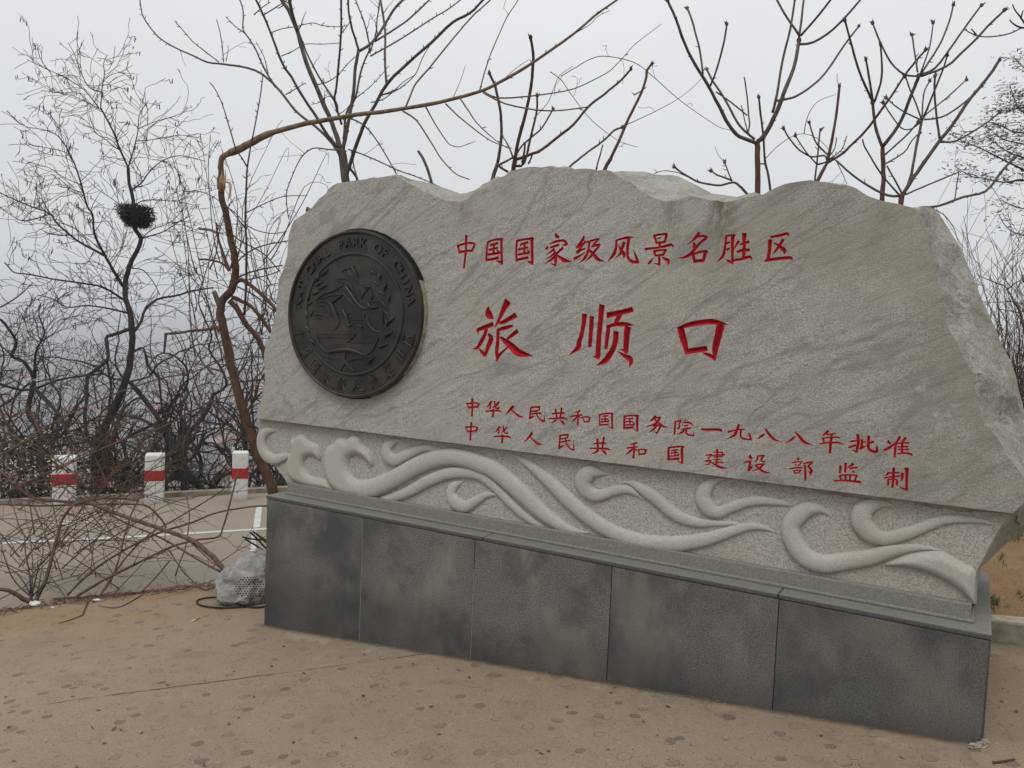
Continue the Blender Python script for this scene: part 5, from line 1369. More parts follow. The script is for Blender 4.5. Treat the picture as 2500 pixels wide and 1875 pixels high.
# ------------------------------------------------------------------ dark locust trees beyond the road
RMIN[0] = 0.0046
t = Tree('locust_tree', 'dark bare tree holding the big bird nest, beyond the road', [B_DARK, B_DARK], 14.0, 61)
p, r = t.trace([235, 1120, 250, 1060, 286, 981, 311, 916, 322, 851, 320, 775, 307, 731, 306, 695, 315, 652, 336, 608, 344, 583, 327, 554, 325, 520, 325, 488, 315, 445, 313, 409], 24, 7, slope=0)
t.begin(p, r); t.trunk_done()
NEST = at(333, 528, t.nodes[-6][2])
for px, w0, w1 in [
 ([313, 409, 293, 365, 275, 318, 246, 264], 5, 4), ([246, 264, 249, 217, 255, 181, 253, 155, 262, 134], 3, 1.6), ([249, 225, 217, 213, 195, 170, 181, 130, 166, 105], 2.6, 1.4), ([242, 264, 203, 217, 155, 188, 108, 166, 65, 145], 3, 1.4),
 ([246, 268, 181, 235, 130, 225, 101, 221], 2.2, 1.3), ([313, 409, 322, 380, 336, 325, 340, 282, 362, 246], 3.5, 1.6), ([338, 315, 370, 300, 420, 285, 460, 270], 2.2, 1.2), ([330, 345, 380, 340, 440, 330, 490, 338], 2.2, 1.2), ([322, 463, 347, 445, 362, 423, 394, 394, 440, 380, 503, 394], 4, 1.5),
 ([295, 370, 270, 340, 240, 330, 215, 300, 190, 280], 2.4, 1.2), ([300, 699, 268, 645, 250, 612, 231, 572, 226, 524, 213, 503, 199, 452, 181, 398, 152, 344, 120, 320, 62, 310], 8, 1.6), ([181, 398, 160, 372, 110, 360, 60, 350], 2.4, 1.2), ([199, 452, 150, 430, 120, 410, 70, 395], 2.4, 1.2),
 ([253, 623, 188, 587, 137, 543, 123, 522, 72, 503, 22, 481, -10, 465], 7, 2.5), ([137, 543, 110, 500, 100, 470, 110, 430], 2.6, 1.2), ([123, 522, 60, 540, 20, 520, -10, 500], 3, 1.5), ([300, 731, 253, 702, 202, 692, 127, 681, 72, 670, 36, 666, 20, 650, 11, 641], 6, 3),
 ([311, 764, 264, 753, 210, 746, 163, 750, 130, 730, 90, 720], 5.5, 2), ([325, 812, 344, 786, 354, 757, 383, 731, 434, 721, 470, 710, 521, 702], 8, 4), ([315, 804, 275, 818, 260, 825, 264, 862, 259, 883, 224, 909, 213, 927, 211, 981, 206, 1021, 217, 1079], 9, 8),
 ([343, 583, 370, 575, 400, 565, 440, 540, 470, 525], 4, 1.6), ([344, 583, 372, 560, 420, 540, 455, 500], 3, 1.4), ([322, 655, 350, 660, 375, 690, 390, 720], 3, 2), ([325, 860, 350, 850, 362, 894, 387, 923, 391, 952, 398, 1021], 6, 5), ([300, 1075, 344, 1050, 398, 1028, 420, 1010], 9, 6),
 ([271, 938, 264, 898, 262, 870], 7, 5), ([330, 500, 350, 490, 380, 488, 430, 492, 470, 500], 3, 1.3), ([318, 520, 280, 490, 250, 470, 230, 455], 2.6, 1.3), ([240, 1000, 232, 960, 228, 920], 4, 3), ([268, 645, 300, 600, 310, 560], 2.5, 1.3)]:
    p, r = t.trace(px, w0, w1)
    t.limb(p, r, 5, 0, 12.0, 0.62, 2, frm=0.03, pods=0.26, wander=0.30, pc=0.42)
t = Tree('locust_tree', 'crooked dark forked tree at the far left beyond the road', [B_DARK, B_DARK], 13.2, 62)
p, r = t.trace([112, 1110, 108, 1079, 90, 1042, 69, 1006, 76, 959, 83, 930], 15, 12, slope=0)
t.begin(p, r); t.trunk_done()
for px, w0, w1 in [([85, 923, 58, 883, 29, 869, 40, 836, 22, 804, 4, 782, -20, 770], 9, 6), ([85, 923, 87, 862, 101, 833, 108, 807, 95, 770, 100, 740], 8, 2.4), ([83, 948, 145, 1013, 163, 1057, 175, 1100], 10, 9), ([-20, 930, 20, 944, 72, 952, 145, 927, 217, 916, 260, 912], 8, 4),
 ([87, 865, 120, 880, 150, 905, 175, 900], 3.5, 2), ([29, 869, 10, 850, -10, 840], 4, 3), ([36, 905, 10, 905, -10, 912], 4, 2), ([95, 835, 70, 815, 60, 780, 40, 750], 3, 1.3), ([-20, 760, 20, 740, 55, 715, 80, 690], 5, 2), ([101, 833, 130, 815, 160, 780, 190, 770], 3, 1.3)]:
    p, r = t.trace(px, w0, w1)
    t.limb(p, r, 5, 0, 8.0, 0.7, 2, frm=0.04, pods=0.06, wander=0.32, pc=0.42)
t = Tree('locust_tree', 'thin crooked dark tree leaning right between the second and third posts', [B_DARK, B_DARK], 13.0, 63)
p, r = t.trace([452, 1130, 450, 1093, 463, 1057, 503, 1006, 521, 963], 13, 10, slope=0)
t.begin(p, r); t.trunk_done()
for px, w0, w1 in [([521, 963, 553, 941, 539, 898, 510, 854, 517, 820, 499, 778, 485, 740, 490, 700], 8, 2.5), ([503, 1006, 480, 985, 470, 950, 480, 920], 4, 2), ([539, 898, 570, 880, 620, 870, 655, 875], 4, 2.5), ([460, 1065, 500, 1050, 540, 1045, 600, 1060], 4, 2), ([553, 941, 600, 930, 650, 925], 4, 2.2), ([510, 854, 480, 830, 470, 800], 3, 1.4), ([570, 1090, 590, 1060, 570, 1020, 540, 990, 525, 960], 5, 3)]:
    p, r = t.trace(px, w0, w1)
    t.limb(p, r, 5, 0, 6.0, 0.65, 2, frm=0.04, wander=0.32, pc=0.42)
def wild_tree(x, y, h, lean, seed, label, group, mat=B_DARK, lv=3):
    rg = random.Random(seed)
    base = Vector((x, y, tz(x, y)))
    root = thing('locust_tree', label, 'tree', base, 0, group)
    mb = MB(); pts = [Vector((0, 0, -0.1))]; d = Vector((lean, 0, 1)).normalized(); q = pts[0]
    n_ = 12; rr = [0.085]
    for i in range(n_):
        d = (d + rdir(rg) * 0.46 + Vector((0, 0, 0.06))).normalized(); q = q + d * h * 0.62 / n_; pts.append(q.copy()); rr.append(0.085 * (1 - 0.65 * i / n_))
    mb.tube(pts, rr, 6); mb.build('trunk', mat, root)
    cr_ = MB()
    for i in range(5, n_ + 1):
        for _ in range(2):
            o = rdir(rg); o.z = abs(o.z) * 0.8 + 0.2
            twig(cr_, pts[i], o, h * rg.uniform(0.20, 0.42), rr[i] * 0.60, lv, rg, 0.26, 0.42, 0.015, 0.1, 4, 1, 0.15)
    cr_.build('crown', [mat, M_POD], root)
RMIN[0] = 0.0037
wt = random.Random(9)
for i, (u, y, top) in enumerate([(-0.60, 15.5, 620), (-0.52, 17, 560), (-0.45, 16, 660), (-0.40, 18, 560), (-0.36, 15.5, 660), (-0.31, 17, 560), (-0.63, 14.5, 400), (-0.57, 15, 440), (-0.425, 15.5, 380), (-0.34, 15, 480), (-0.29, 16, 560), (-0.48, 15, 520), (-0.64, 16, 600)]):
    x = u * y; zt_ = at(1250 + u * F_PX, top, y).z
    wild_tree(x, y, zt_ - tz(x, y), wt.uniform(-0.25, 0.25), 700 + i, 'fine-branched dark bare tree in the thicket beyond the road', 'bare trees of the thicket beyond the road', lv=3)
def wild_shrub(px, y, top, seed, label, group, name='bare_shrub', mat=B_TWIG, n=9, ground=None, spread=0.6, lv=2, thick=0.008):
    rg = random.Random(seed)
    c = at(px, 1100, y); g = (ground or tz)(c.x, c.y); base = Vector((c.x, c.y, g)); h = at(px, top, y).z - g
    mb = MB()
    for _ in range(n):
        d = Vector((rg.uniform(-spread, spread), rg.uniform(-spread, spread), 1))
        twig(mb, Vector((rg.uniform(-.12, .12), rg.uniform(-.12, .12), -0.03)), d, h * rg.uniform(0.7, 1.1), thick, lv, rg, 0.34, 0.15, 0.03, 0, 4, 0, 0.13)
    o = mb.build(name, [mat, M_POD]); o.location = base
    return tag(o, label, 'shrub', group)
sg = random.Random(12)
for i in range(14):
    px = -20 + i * 47 + sg.uniform(-12, 12)
    wild_shrub(px, sg.uniform(12.4, 13.6), sg.uniform(1085, 1160), 800 + i, 'low dark twiggy shrub behind the white and red posts', 'twiggy shrubs along the far edge of the road', n=8, mat=B_BRUSH if i % 3 == 0 else B_TWIG)

# white-blossomed shrub by the left post
rg = random.Random(15)
c = at(55, 1100, 12.5); base = Vector((c.x, c.y, tz(c.x, c.y)))
root = thing('blossom_shrub', 'small shrub covered in white blossom at the far left behind the first post', 'shrub', base)
st = MB(); fl = MB()
for _ in range(26):
    d = Vector((rg.uniform(-.7, .7), rg.uniform(-.3, .5), 1)); h = rg.uniform(0.6, 1.35)
    q = Vector((rg.uniform(-.35, .45), rg.uniform(-.1, .2), 0)); pts = [q]
    for k in range(6):
        d = (d + rdir(rg) * 0.2).normalized(); q = q + d * h / 6; pts.append(q.copy())
        for _b in range(4):
            if k > 1 and rg.random() < 0.7:
                cc = q + rdir(rg) * 0.05; fl.blob(cc, (0.014, 0.014, 0.012), rg, 0, 1, 0.5, False)
    st.tube(pts, [0.006 - 0.0007 * k for k in range(7)], 3)
st.build('stem', B_TWIG, root); tag(fl.build('blossom', plain('white_blossom', (0.62, 0.57, 0.53), 0.7, 0.15, 30, 0), root), kind='stuff')
# small young pines among the trunks
M_NEEDLE = plain('pine_needle', (0.030, 0.042, 0.024), 0.7, 0.4, 40, 0)
for i, (px, top, y, h) in enumerate([(100, 1005, 14.0, 1.3), (405, 1032, 13.4, 1.0), (445, 1075, 13.0, 0.8), (8, 1058, 13.2, 0.8)]):
    rg = random.Random(900 + i); c = at(px, top, y); g = c.z - h
    base = Vector((c.x, c.y, tz(c.x, c.y)))
    lab = ['small dark pine between the forked left trunks', 'small dark pine right of the middle post', 'little dark pine between the middle and right posts', 'little dark pine at the far left edge'][i]
    root = thing('young_pine', lab, 'tree', base)
    tr = MB(); tr.tube([Vector((0, 0, -0.05)), Vector((0.02, 0, c.z - base.z))], [0.03, 0.008], 5); tr.build('trunk', B_DARK, root)
    cr_ = MB()
    for k in range(1500):
        f = rg.random(); z = (c.z - base.z) - h * f; R = 0.12 + 0.40 * h * f * rg.uniform(0.3, 1)
        an = rg.random() * 6.283; q = Vector((R * math.cos(an), R * math.sin(an), z + 0.15 * R * rg.uniform(-1, 1)))
        if noise.noise(q * 4 + Vector((i, 0, 0))) < -0.08: continue
        d = Vector((math.cos(an), math.sin(an), 0.5)) + rdir(rg) * 0.8; d.normalize(); a = d.orthogonal().normalized() * 0.004
        cr_.add([q - a, q + a, q + d * 0.09], [(0, 1, 2)])
    cr_.build('crown', M_NEEDLE, root)

RMIN[0] = 0.0022
# the nest
rg = random.Random(3)
nb = MB()
for k in range(900):
    an = rg.random() * 6.283; f = rg.random() ** 0.5; zz = rg.uniform(-1, 1)
    R = 0.30 * (1 - 0.35 * max(0, -zz)) * f
    q = NEST + Vector((R * math.cos(an) - 0.10 * zz * 0 + 0.10 * -zz * 0.4, R * math.sin(an), 0.18 * zz))
    d = Vector((-math.sin(an), math.cos(an), 0)) * rg.choice((-1, 1)) + rdir(rg) * 0.75 + Vector((math.cos(an), math.sin(an), 0)) * 0.35
    d.normalize(); l = rg.uniform(0.10, 0.24)
    nb.tube([q - d * l / 2, q + rdir(rg) * 0.01, q + d * l / 2], [0.005, 0.006, 0.003], 3)
nb.blob(NEST - Vector((0, 0, 0.03)), (0.23, 0.23, 0.14), rg, 0, 2, 0.4)
single(nb, 'bird_nest', plain('nest_twigs', (0.034, 0.027, 0.021), 0.95, 0.4, 30, 0.3), NEST, 'big round bird nest of dark twigs high in the left tree', 'nest')

# ------------------------------------------------------------------ feathery conifer at the right edge
M_TUFT = plain('dull_conifer_leaf', (0.060, 0.055, 0.036), 0.8, 0.45, 30, 0)
t = Tree('conifer_tree', 'feathery dull olive conifer reaching in from the right edge', [B_DARK, B_DARK], 11.5, 71)
p, r = t.trace([2680, 900, 2670, 600, 2655, 300, 2645, 60], 40, 22, slope=0)
t.begin(p, r, gz); t.trunk_done()
tuft = MB()
for k, px in enumerate([[2660, 380, 2560, 330, 2500, 325, 2470, 320, 2440, 305, 2412, 298], [2660, 500, 2560, 440, 2500, 415, 2440, 385, 2390, 360, 2350, 345, 2320, 325], [2660, 540, 2560, 460, 2500, 440, 2450, 445, 2400, 435, 2370, 430, 2330, 405],
     [2660, 360, 2560, 300, 2500, 275, 2480, 250, 2465, 205], [2655, 260, 2560, 200, 2500, 165, 2475, 140], [2665, 600, 2560, 520, 2500, 510, 2470, 500, 2440, 487], [2668, 700, 2560, 590, 2500, 575, 2470, 565, 2450, 545, 2440, 525], [2660, 420, 2560, 365, 2500, 352, 2450, 340, 2420, 318],
     [2650, 200, 2560, 225, 2500, 235, 2470, 232], [2660, 470, 2560, 400, 2500, 385, 2460, 370, 2410, 335], [2650, 300, 2560, 260, 2500, 262, 2460, 270, 2425, 268]]):
    p, r = t.trace(px, 9, 1.6, slope=t.rng.uniform(-0.5, 0.5))
    t.limb(p, r, 5, 0, 2.6, 0.42, 2, frm=0.25, wander=0.28, pc=0.5)
    for i in range(len(p) // 3, len(p)):
        for _ in range(24 if k not in (5, 6) else 7):
            c = p[i] + Vector((t.rng.gauss(0, .11), t.rng.gauss(0, .12), t.rng.gauss(0.02, .045)))
            d = rdir(t.rng); d.z = d.z * 0.5 + 0.1; a = d.orthogonal().normalized() * 0.011; l = t.rng.uniform(0.04, 0.09)
            tuft.add([c - a, c + a, c + a * 0.4 + d * l, c - a * 0.4 + d * l], [(0, 1, 2, 3)])
shift(tuft, t.base).build('foliage', M_TUFT, t.root)
t = Tree('bare_tree', 'bare twig tips hanging in at the top right corner', [B_DARK, B_DARK], 9.0, 72)
p, r = t.trace([2600, 600, 2590, 300, 2575, 100], 16, 10, slope=0); t.begin(p, r, gz); t.trunk_done()
for px in ([2578, 100, 2530, 75, 2500, 67, 2470, 80, 2442, 87, 2410, 90, 2385, 87, 2365, 78, 2352, 69], [2510, 70, 2490, 40, 2478, 25, 2472, 10], [2385, 87, 2378, 78, 2371, 70], [2500, 68, 2485, 65, 2470, 55, 2465, 48], [2492, 45, 2498, 25]):
    p, r = t.trace(px, 5, 2.4); t.limb(p, r, 4, 5)
# reddish thicket behind the right edge of the stone
for i, (px, top) in enumerate([(2445, 700), (2470, 640), (2490, 720), (2515, 660), (2540, 740), (2480, 800), (2425, 780)]):
    wild_shrub(px, 7.4 + 0.25 * (i % 3), top, 950 + i, 'reddish brown dry shrub in the thicket behind the right edge of the stone', 'dry shrubs behind the right edge of the stone', mat=B_VINE if i % 2 else B_BRUSH, n=16, ground=bed_z, spread=0.4, lv=2, thick=0.009)
T = Tree('bare_shrub', 'open grey shrub with crossing twigs right of the stone', [B_GREY, B_GREY], 7.0, 73, None, 'shrub')
p, r = T.trace([2560, 1000, 2530, 900, 2500, 800, 2490, 760, 2475, 735], 9, 6, slope=0); T.begin(p, r, bed_z); T.trunk_done()
for px in ([2475, 735, 2440, 738, 2398, 737], [2475, 735, 2455, 700, 2430, 690, 2385, 671], [2460, 706, 2480, 690, 2500, 682], [2490, 765, 2470, 760, 2430, 752], [2478, 738, 2500, 740, 2530, 730], [2500, 690, 2495, 670, 2488, 648]):
    p, r = T.trace(px, 4, 1.6); T.limb(p, r, 4, 3, 2.0, 0.2, 1, frm=0.1)
# ------------------------------------------------------------------ cut brush lying along the kerb
def rz(x, y):
    """top of the walking surface: pavement or road"""
    d = (Vector((x, y, 0)) - Vector((P1.x, P1.y, 0))).dot(pn)
    return gz(x, y) + (0.0 if d > 0 else ROAD_DZ)
def brush(name, label, px, w0, w1, d0, d1, seed, group=None, twigs=1.6, tl=0.4, lvl=1, mat=B_BRUSH, cat='branch', root=True):
    """a cut branch: starts at the first pixel d0 metres away and ends d1 metres away; buried ends rest on the ground"""
    T = Tree(name, label, [mat, mat], d0, seed, group, cat)
    Lp = 0
    for i in range(0, len(px) - 2, 2): Lp += math.hypot(px[i + 2] - px[i], px[i + 3] - px[i + 1])
    p, r = T.trace(px, w0, w1, d0, (d1 - d0) / (Lp * d0 / F_PX), 4)
    T.base = p[0].copy()
    mb = MB(); mb.tube(p, r, 6)
    for i in range(1, len(p)):
        a, b = p[i - 1], p[i]; L = (b - a).length
        if L < 1e-6: continue
        d = (b - a) / L
        k = 5.0 * L
        while k > 0:
            if T.rng.random() < k:
                q = a.lerp(b, T.rng.random()); o = rdir(T.rng); o = (o - d * o.dot(d)).normalized(); l = T.rng.uniform(0.012, 0.034)
                mb.tube([q, q + o * l], [r[i] * 0.5 + 0.001, 0.0026], 3)
            k -= 1
        k = twigs * L
        while k > 0:
            if T.rng.random() < k:
                q = a.lerp(b, T.rng.random()); o = rdir(T.rng); o = (o - d * o.dot(d)).normalized()
                twig(mb, q, d * T.rng.uniform(0.2, 1.0) + o, tl * T.rng.uniform(0.35, 1.2), max(min(r[i] * 0.5, 0.006), 0.0018), lvl, T.rng, 0.35, 0.20, 0.0)
            k -= 1
    for k, v in enumerate(mb.v):
        g = rz(v[0], v[1]) + 0.004
        if v[2] < g: mb.v[k] = (v[0], v[1], g)
    return single(mb, name, mat, p[0], label, cat, group)
# depth of the ground seen at a pixel
def gd(px, py): return on_ground(px, py, ROAD_DZ).y
BR = [
 ('thick bare limb slanting down from the left on to the grey rock', [-30, 1135, 0, 1148, 22, 1170, 54, 1199, 90, 1217, 145, 1224, 217, 1228, 253, 1242, 325, 1268, 398, 1293, 467, 1318, 506, 1347, 530, 1370, 548, 1394], 6, 13, 6.8, 5.95),
 ('long thin limb running beside the thick one to the grey rock', [116, 1156, 163, 1181, 217, 1217, 289, 1268, 380, 1307, 434, 1336, 488, 1369, 542, 1398], 3, 5.5, 6.9, 5.98),
 ('curved stem springing up from the kerb near the left edge', [88, 1465, 100, 1440, 112, 1416, 130, 1347, 145, 1289, 152, 1268, 170, 1242, 190, 1228, 260, 1215, 340, 1222], 11, 4, 5.98, 6.4),
 ('long rising branch from the kerb to the plinth corner', [164, 1453, 217, 1401, 289, 1351, 380, 1304, 470, 1275, 524, 1253, 597, 1239, 651, 1235, 700, 1235], 7, 4, 6.08, 7.3),
 ('branch from the kerb with an upturned hooked end', [187, 1456, 253, 1416, 325, 1380, 416, 1336, 481, 1318, 532, 1311, 545, 1285, 557, 1246, 575, 1174, 582, 1150], 8, 4, 6.08, 6.9),
 ('short thick butt end lying at the left kerb', [78, 1470, 58, 1463, 36, 1448, 15, 1440, -10, 1437], 13, 9, 5.98, 5.9),
 ('thin branch rising steeply past the middle post', [231, 1466, 255, 1440, 275, 1409, 290, 1365, 300, 1325, 312, 1280, 325, 1246, 347, 1203, 372, 1140], 6, 3, 6.1, 6.9),
 ('thin branch crossing up towards the snapped tree', [246, 1450, 307, 1362, 362, 1307, 434, 1264, 524, 1210, 580, 1165, 633, 1112], 5, 3, 6.2, 7.4),
 ('arched branch bending down in the middle of the brush', [-10, 1231, 50, 1233, 108, 1235, 217, 1231, 325, 1231, 360, 1236, 380, 1253, 397, 1272, 405, 1289], 5, 5, 6.6, 6.6),
 ('long straight branch reaching up right across the first post', [-10, 1115, 36, 1093, 100, 1050, 181, 1006, 260, 970, 325, 945, 400, 922, 470, 909, 550, 876], 5, 3, 6.5, 7.3),
 ('second long branch above the posts', [60, 1180, 150, 1140, 289, 1079, 398, 1042, 506, 985, 579, 963, 645, 948], 5, 3, 6.6, 7.4),
 ('branch lying low over the kerb with a kink', [130, 1462, 200, 1458, 260, 1452, 330, 1448, 372, 1440, 398, 1453, 440, 1448, 470, 1440], 6, 3, 6.1, 6.3),
 ('short cut stick leaning in front of the white line', [330, 1460, 350, 1440, 380, 1410, 414, 1369], 4.5, 4.5, 6.15, 6.5),
 ('thin stem standing between line and rock', [428, 1406, 440, 1370, 452, 1340, 460, 1290, 462, 1250, 455, 1210], 4, 2.5, 6.5, 6.8),
 ('bent twig hanging below the thick limb', [410, 1340, 430, 1370, 450, 1400, 480, 1425], 3, 2, 6.4, 6.3),
 ('branch lying out from the rock to the left', [528, 1431, 500, 1440, 470, 1418, 440, 1385, 415, 1345], 4, 2.5, 5.95, 6.3),
]
for i, (lab, px, w0, w1, d0, d1) in enumerate(BR):
    brush('cut_branch', lab, px, w0, w1, d0, d1, 1000 + i, 'cut branches heaped along the kerb', 1.5, 0.45, 1)
rg = random.Random(44)
for i in range(86):
    x0 = rg.uniform(-60, 300); y0 = rg.uniform(1130, 1465); d0 = min(rg.uniform(6.0, 7.2), gd(x0, y0) - 0.03) if y0 > 1250 else rg.uniform(6.3, 7.3)
    an = RAD(rg.choice((rg.uniform(15, 50), rg.uniform(18, 60), rg.uniform(100, 160), rg.uniform(-25, 10)))); L = rg.uniform(150, 420)
    x1, y1 = x0 + L * math.cos(an), y0 - L * math.sin(an)
    if x1 > 700: x1 = 700
    y1 = max(min(y1, 1440), 820)
    cx_, cy_ = (x0 + x1) / 2 + rg.uniform(-25, 25), (y0 + y1) / 2 + rg.uniform(-45, 15)
    brush('thin_branch', 'thin red-brown branch in the heap of brush at the left kerb', [x0, y0, (x0 + cx_) / 2, (y0 + cy_) / 2 - 6, cx_, cy_, x1, y1], rg.uniform(2.2, 4.0), 1.4, d0, d0 + rg.uniform(-0.3, 0.6), 1100 + i, 'thin branches of the brush heap', 2.2, 0.42, 1, B_VINE if i % 2 else B_BRUSH)
# grey upright stems of a small shrub at the left kerb
T = Tree('bare_shrub', 'small pale grey many-stemmed shrub at the left end of the kerb', [B_GREY, B_GREY], 5.98, 81, None, 'shrub')
p, r = T.trace([78, 1468, 76, 1460, 75, 1450], 8, 7, slope=0); T.begin(p, r, rz, 1.1); T.trunk_done()
for px in ([75, 1450, 72, 1400, 62, 1350, 60, 1310, 40, 1270], [76, 1450, 80, 1390, 76, 1330, 70, 1290], [75, 1452, 50, 1410, 20, 1385, -10, 1378], [78, 1452, 90, 1400, 105, 1350, 100, 1300], [74, 1455, 45, 1430, 25, 1400, 5, 1345], [80, 1455, 120, 1420, 160, 1440], [90, 1455, 98, 1415, 104, 1375]):
    p, r = T.trace(px, 4.5, 2); T.limb(p, r, 5, 4, 3.0, 0.28, 1, frm=0.2)
# cut sticks sticking out by the plinth corner
for i, px in enumerate(([592, 1311, 615, 1316, 650, 1318, 680, 1318], [612, 1300, 630, 1318, 655, 1345], [618, 1298, 635, 1310, 655, 1322], [598, 1316, 630, 1335, 655, 1355], [625, 1302, 650, 1325])):
    brush('cut_stick', 'cut stick poking out from behind the left corner of the plinth', px, 5, 4, 6.1, 6.3, 1200 + i, 'cut sticks at the left corner of the plinth', 0.6, 0.15, 0, B_BROWN)
# litter of leaves and twigs in the angle of the kerb
lit = MB(); rg = random.Random(8)
M_LIT = plain('dead_leaf', (0.115, 0.065, 0.035), 0.9, 0.5, 40, 0)
for k in range(1100):
    u = rg.uniform(-1.2, 1.5) if rg.random() < 0.75 else rg.uniform(-1.2, 2.9); o = -0.09 - abs(rg.gauss(0, 0.13))
    if rg.random() < 0.12: o = rg.uniform(0, 0.06)
    x = P1.x + pd.x * u + pn.x * o; y = P1.y + pd.y * u + pn.y * o; z = rz(x, y) + rg.uniform(0.003, 0.035) * max(0.2, 1.1 - abs(o) * 2.0)
    d = rdir(rg); d.z *= 0.35; d.normalize(); a = d.cross(Vector((0, 0, 1))).normalized() * rg.uniform(0.006, 0.016); c = Vector((x, y, z))
    if rg.random() < 0.6: lit.add([c - a, c + d * 0.03, c + a, c - d * 0.025], [(0, 1, 2, 3)])
    else: lit.tube([c - d * rg.uniform(.04, .12), c + rdir(rg) * .006, c + d * rg.uniform(.04, .12)], [0.002, 0.0026, 0.0015], 3)
for k in range(70):                                     # strays blown over the pavement
    q = on_ground(rg.uniform(-100, 2500), 1500 + 380 * rg.random() ** 0.8, 0.004); z = gz(q.x, q.y) + 0.004
    if w2l(q)[1] > -0.02 and abs(w2l(q)[0]) < 2.05: continue
    an = rg.random() * 6.28; a = Vector((math.cos(an), math.sin(an), 0)) * rg.uniform(0.004, 0.010); d = Vector((-math.sin(an), math.cos(an), rg.uniform(0, .5))) * rg.uniform(0.008, 0.02)
    c = Vector((q.x, q.y, z))
    lit.add([c - a, c + d, c + a, c - d * 0.8 + Vector((0, 0, 0.004))], [(0, 1, 2, 3)])
tag(lit.build('leaf_litter', M_LIT), 'dead leaves and broken twigs swept against the kerb', 'litter', None, 'stuff')

gt = MB(); rg = random.Random(18)
for k in range(900):
    q = on_ground(rg.uniform(-150, 2600), 1480 + 420 * rg.random() ** 0.7); lx, ly = w2l(q)
    if (q - P1).dot(pn) < 0.02 or (ly > -0.01 and abs(lx) < 2.06): continue
    r_ = rg.uniform(0.0015, 0.0045) * (1.4 if rg.random() < 0.1 else 1)
    o_ = [Vector((q.x + r_ * rg.uniform(.6, 1.3) * math.cos(a_ * 1.571), q.y + r_ * rg.uniform(.6, 1.3) * math.sin(a_ * 1.571), gz(q.x, q.y) + 0.0005)) for a_ in range(4)]
    gt.add(o_ + [Vector((q.x, q.y, gz(q.x, q.y) + r_ * rg.uniform(0.8, 1.4)))], [(0, 1, 4), (1, 2, 4), (2, 3, 4), (3, 0, 4)])
tag(gt.build('grit', plain('loose_grit', (0.19, 0.16, 0.125), 0.9, 0.6, 3, 0)), 'loose grit and grains scattered over the pavement', 'grit', None, 'stuff')

# ------------------------------------------------------------------ posts along the far side of the road
def whitep():
    n = N('white_post_paint', 0.75, 0.25); a = n.noise(3, 4, 0.6); b = n.noise(16, 6, 0.72); z = n.xyz()[2]
    c = n.mix(n.ramp(a, 0.3, 0.7), (0.54, 0.54, 0.505), (0.62, 0.62, 0.59))
    c = n.mix(n.m('MULTIPLY', n.ramp(b, 0.55, 0.68), 0.6), c, (0.30, 0.28, 0.24))
    c = n.mix(n.m('MULTIPLY', n.ramp(n.m('ADD', z, n.m('MULTIPLY', b, 0.12)), 0.06, 0.20, 1, 0), 0.6), c, (0.27, 0.225, 0.17))    # road dirt splashed on the foot
    n.color(c); n.bump(b, 0.2, 0.004); return n.mat
M_PW = whitep()
def redp():
    n = N('red_band_paint', 0.7, 0.25); a = n.noise(14, 5, 0.65)
    n.color(n.mix(n.ramp(a, 0.55, 0.75), (0.36, 0.016, 0.022), (0.25, 0.03, 0.03))); return n.mat
M_PR = redp()
def post(px, py, wpx, hpx, rot, label):
    b = on_ground(px, py, ROAD_DZ); s_ = b.y / F_PX
    w = wpx * s_ * 0.86; h = hpx * s_ * 1.0
    root = thing('guard_post', label, 'post', b, RAD(rot), 'white and red guard posts along the far edge of the road')
    bevel_box((-w / 2, -w / 2, -0.12), (w / 2, w / 2, h), 0.02).build('post_shaft', M_PW, root)
    z0, z1 = h * 0.45, h * 0.695; e = 0.003
    bevel_box((-w / 2 - e, -w / 2 - e, z0), (w / 2 + e, w / 2 + e, z1), 0.018).build('red_band', M_PR, root)
    return root
post(157, 1238, 58, 127, 25, 'nearest white post with red band, at the left beside the blossom')
post(377, 1226, 50, 121, 20, 'middle white post with red band')
post(585, 1221, 43, 121, 17, 'farthest white post with red band, next to the leaning brown trunk')

# ------------------------------------------------------------------ speaker shaped like a rock
rb = on_ground(603, 1470); rb = Vector((rb.x, rb.y + 0.12, gz(rb.x, rb.y)))
bm = bmesh.new(); bmesh.ops.create_icosphere(bm, subdivisions=5, radius=1.0)
cuts = [(Vector((random.Random(90 + k).uniform(-1, 1), random.Random(190 + k).uniform(-1, 0.6), random.Random(290 + k).uniform(-0.3, 1))).normalized(), random.Random(390 + k).uniform(0.72, 0.95)) for k in range(26)]
for v in bm.verts:
    n_ = v.co.copy()
    k = 1 + 0.22 * noise.noise(n_ * 1.3 + Vector((2, 5, 1))) + 0.10 * noise.noise(n_ * 3.1) + 0.09 * (1 - 2 * abs(noise.noise(n_ * 3.6))) + 0.04 * noise.noise(n_ * 9) + 0.02 * noise.noise(n_ * 19)
    c = n_ * k
    for cn_, cd2 in cuts:            # broken facets
        e_ = c.dot(cn_) - cd2
        if e_ > 0: c = c - cn_ * e_ * 0.9
    top = 0.205 + 0.04 * c.x
    v.co = Vector((c.x * 0.32, c.y * 0.29, max(c.z, -0.6) * top + 0.115))
bm.normal_update()
for v in bm.verts:
    q = v.co * 1.0
    v.co += v.normal * (0.016 * noise.noise(q * 14) + 0.010 * noise.noise(q * 31) - 0.022 * max(0, 0.25 - abs(noise.noise(q * 7 + Vector((3, 1, 2))))) * 4 * 0.5)
bm.normal_update()
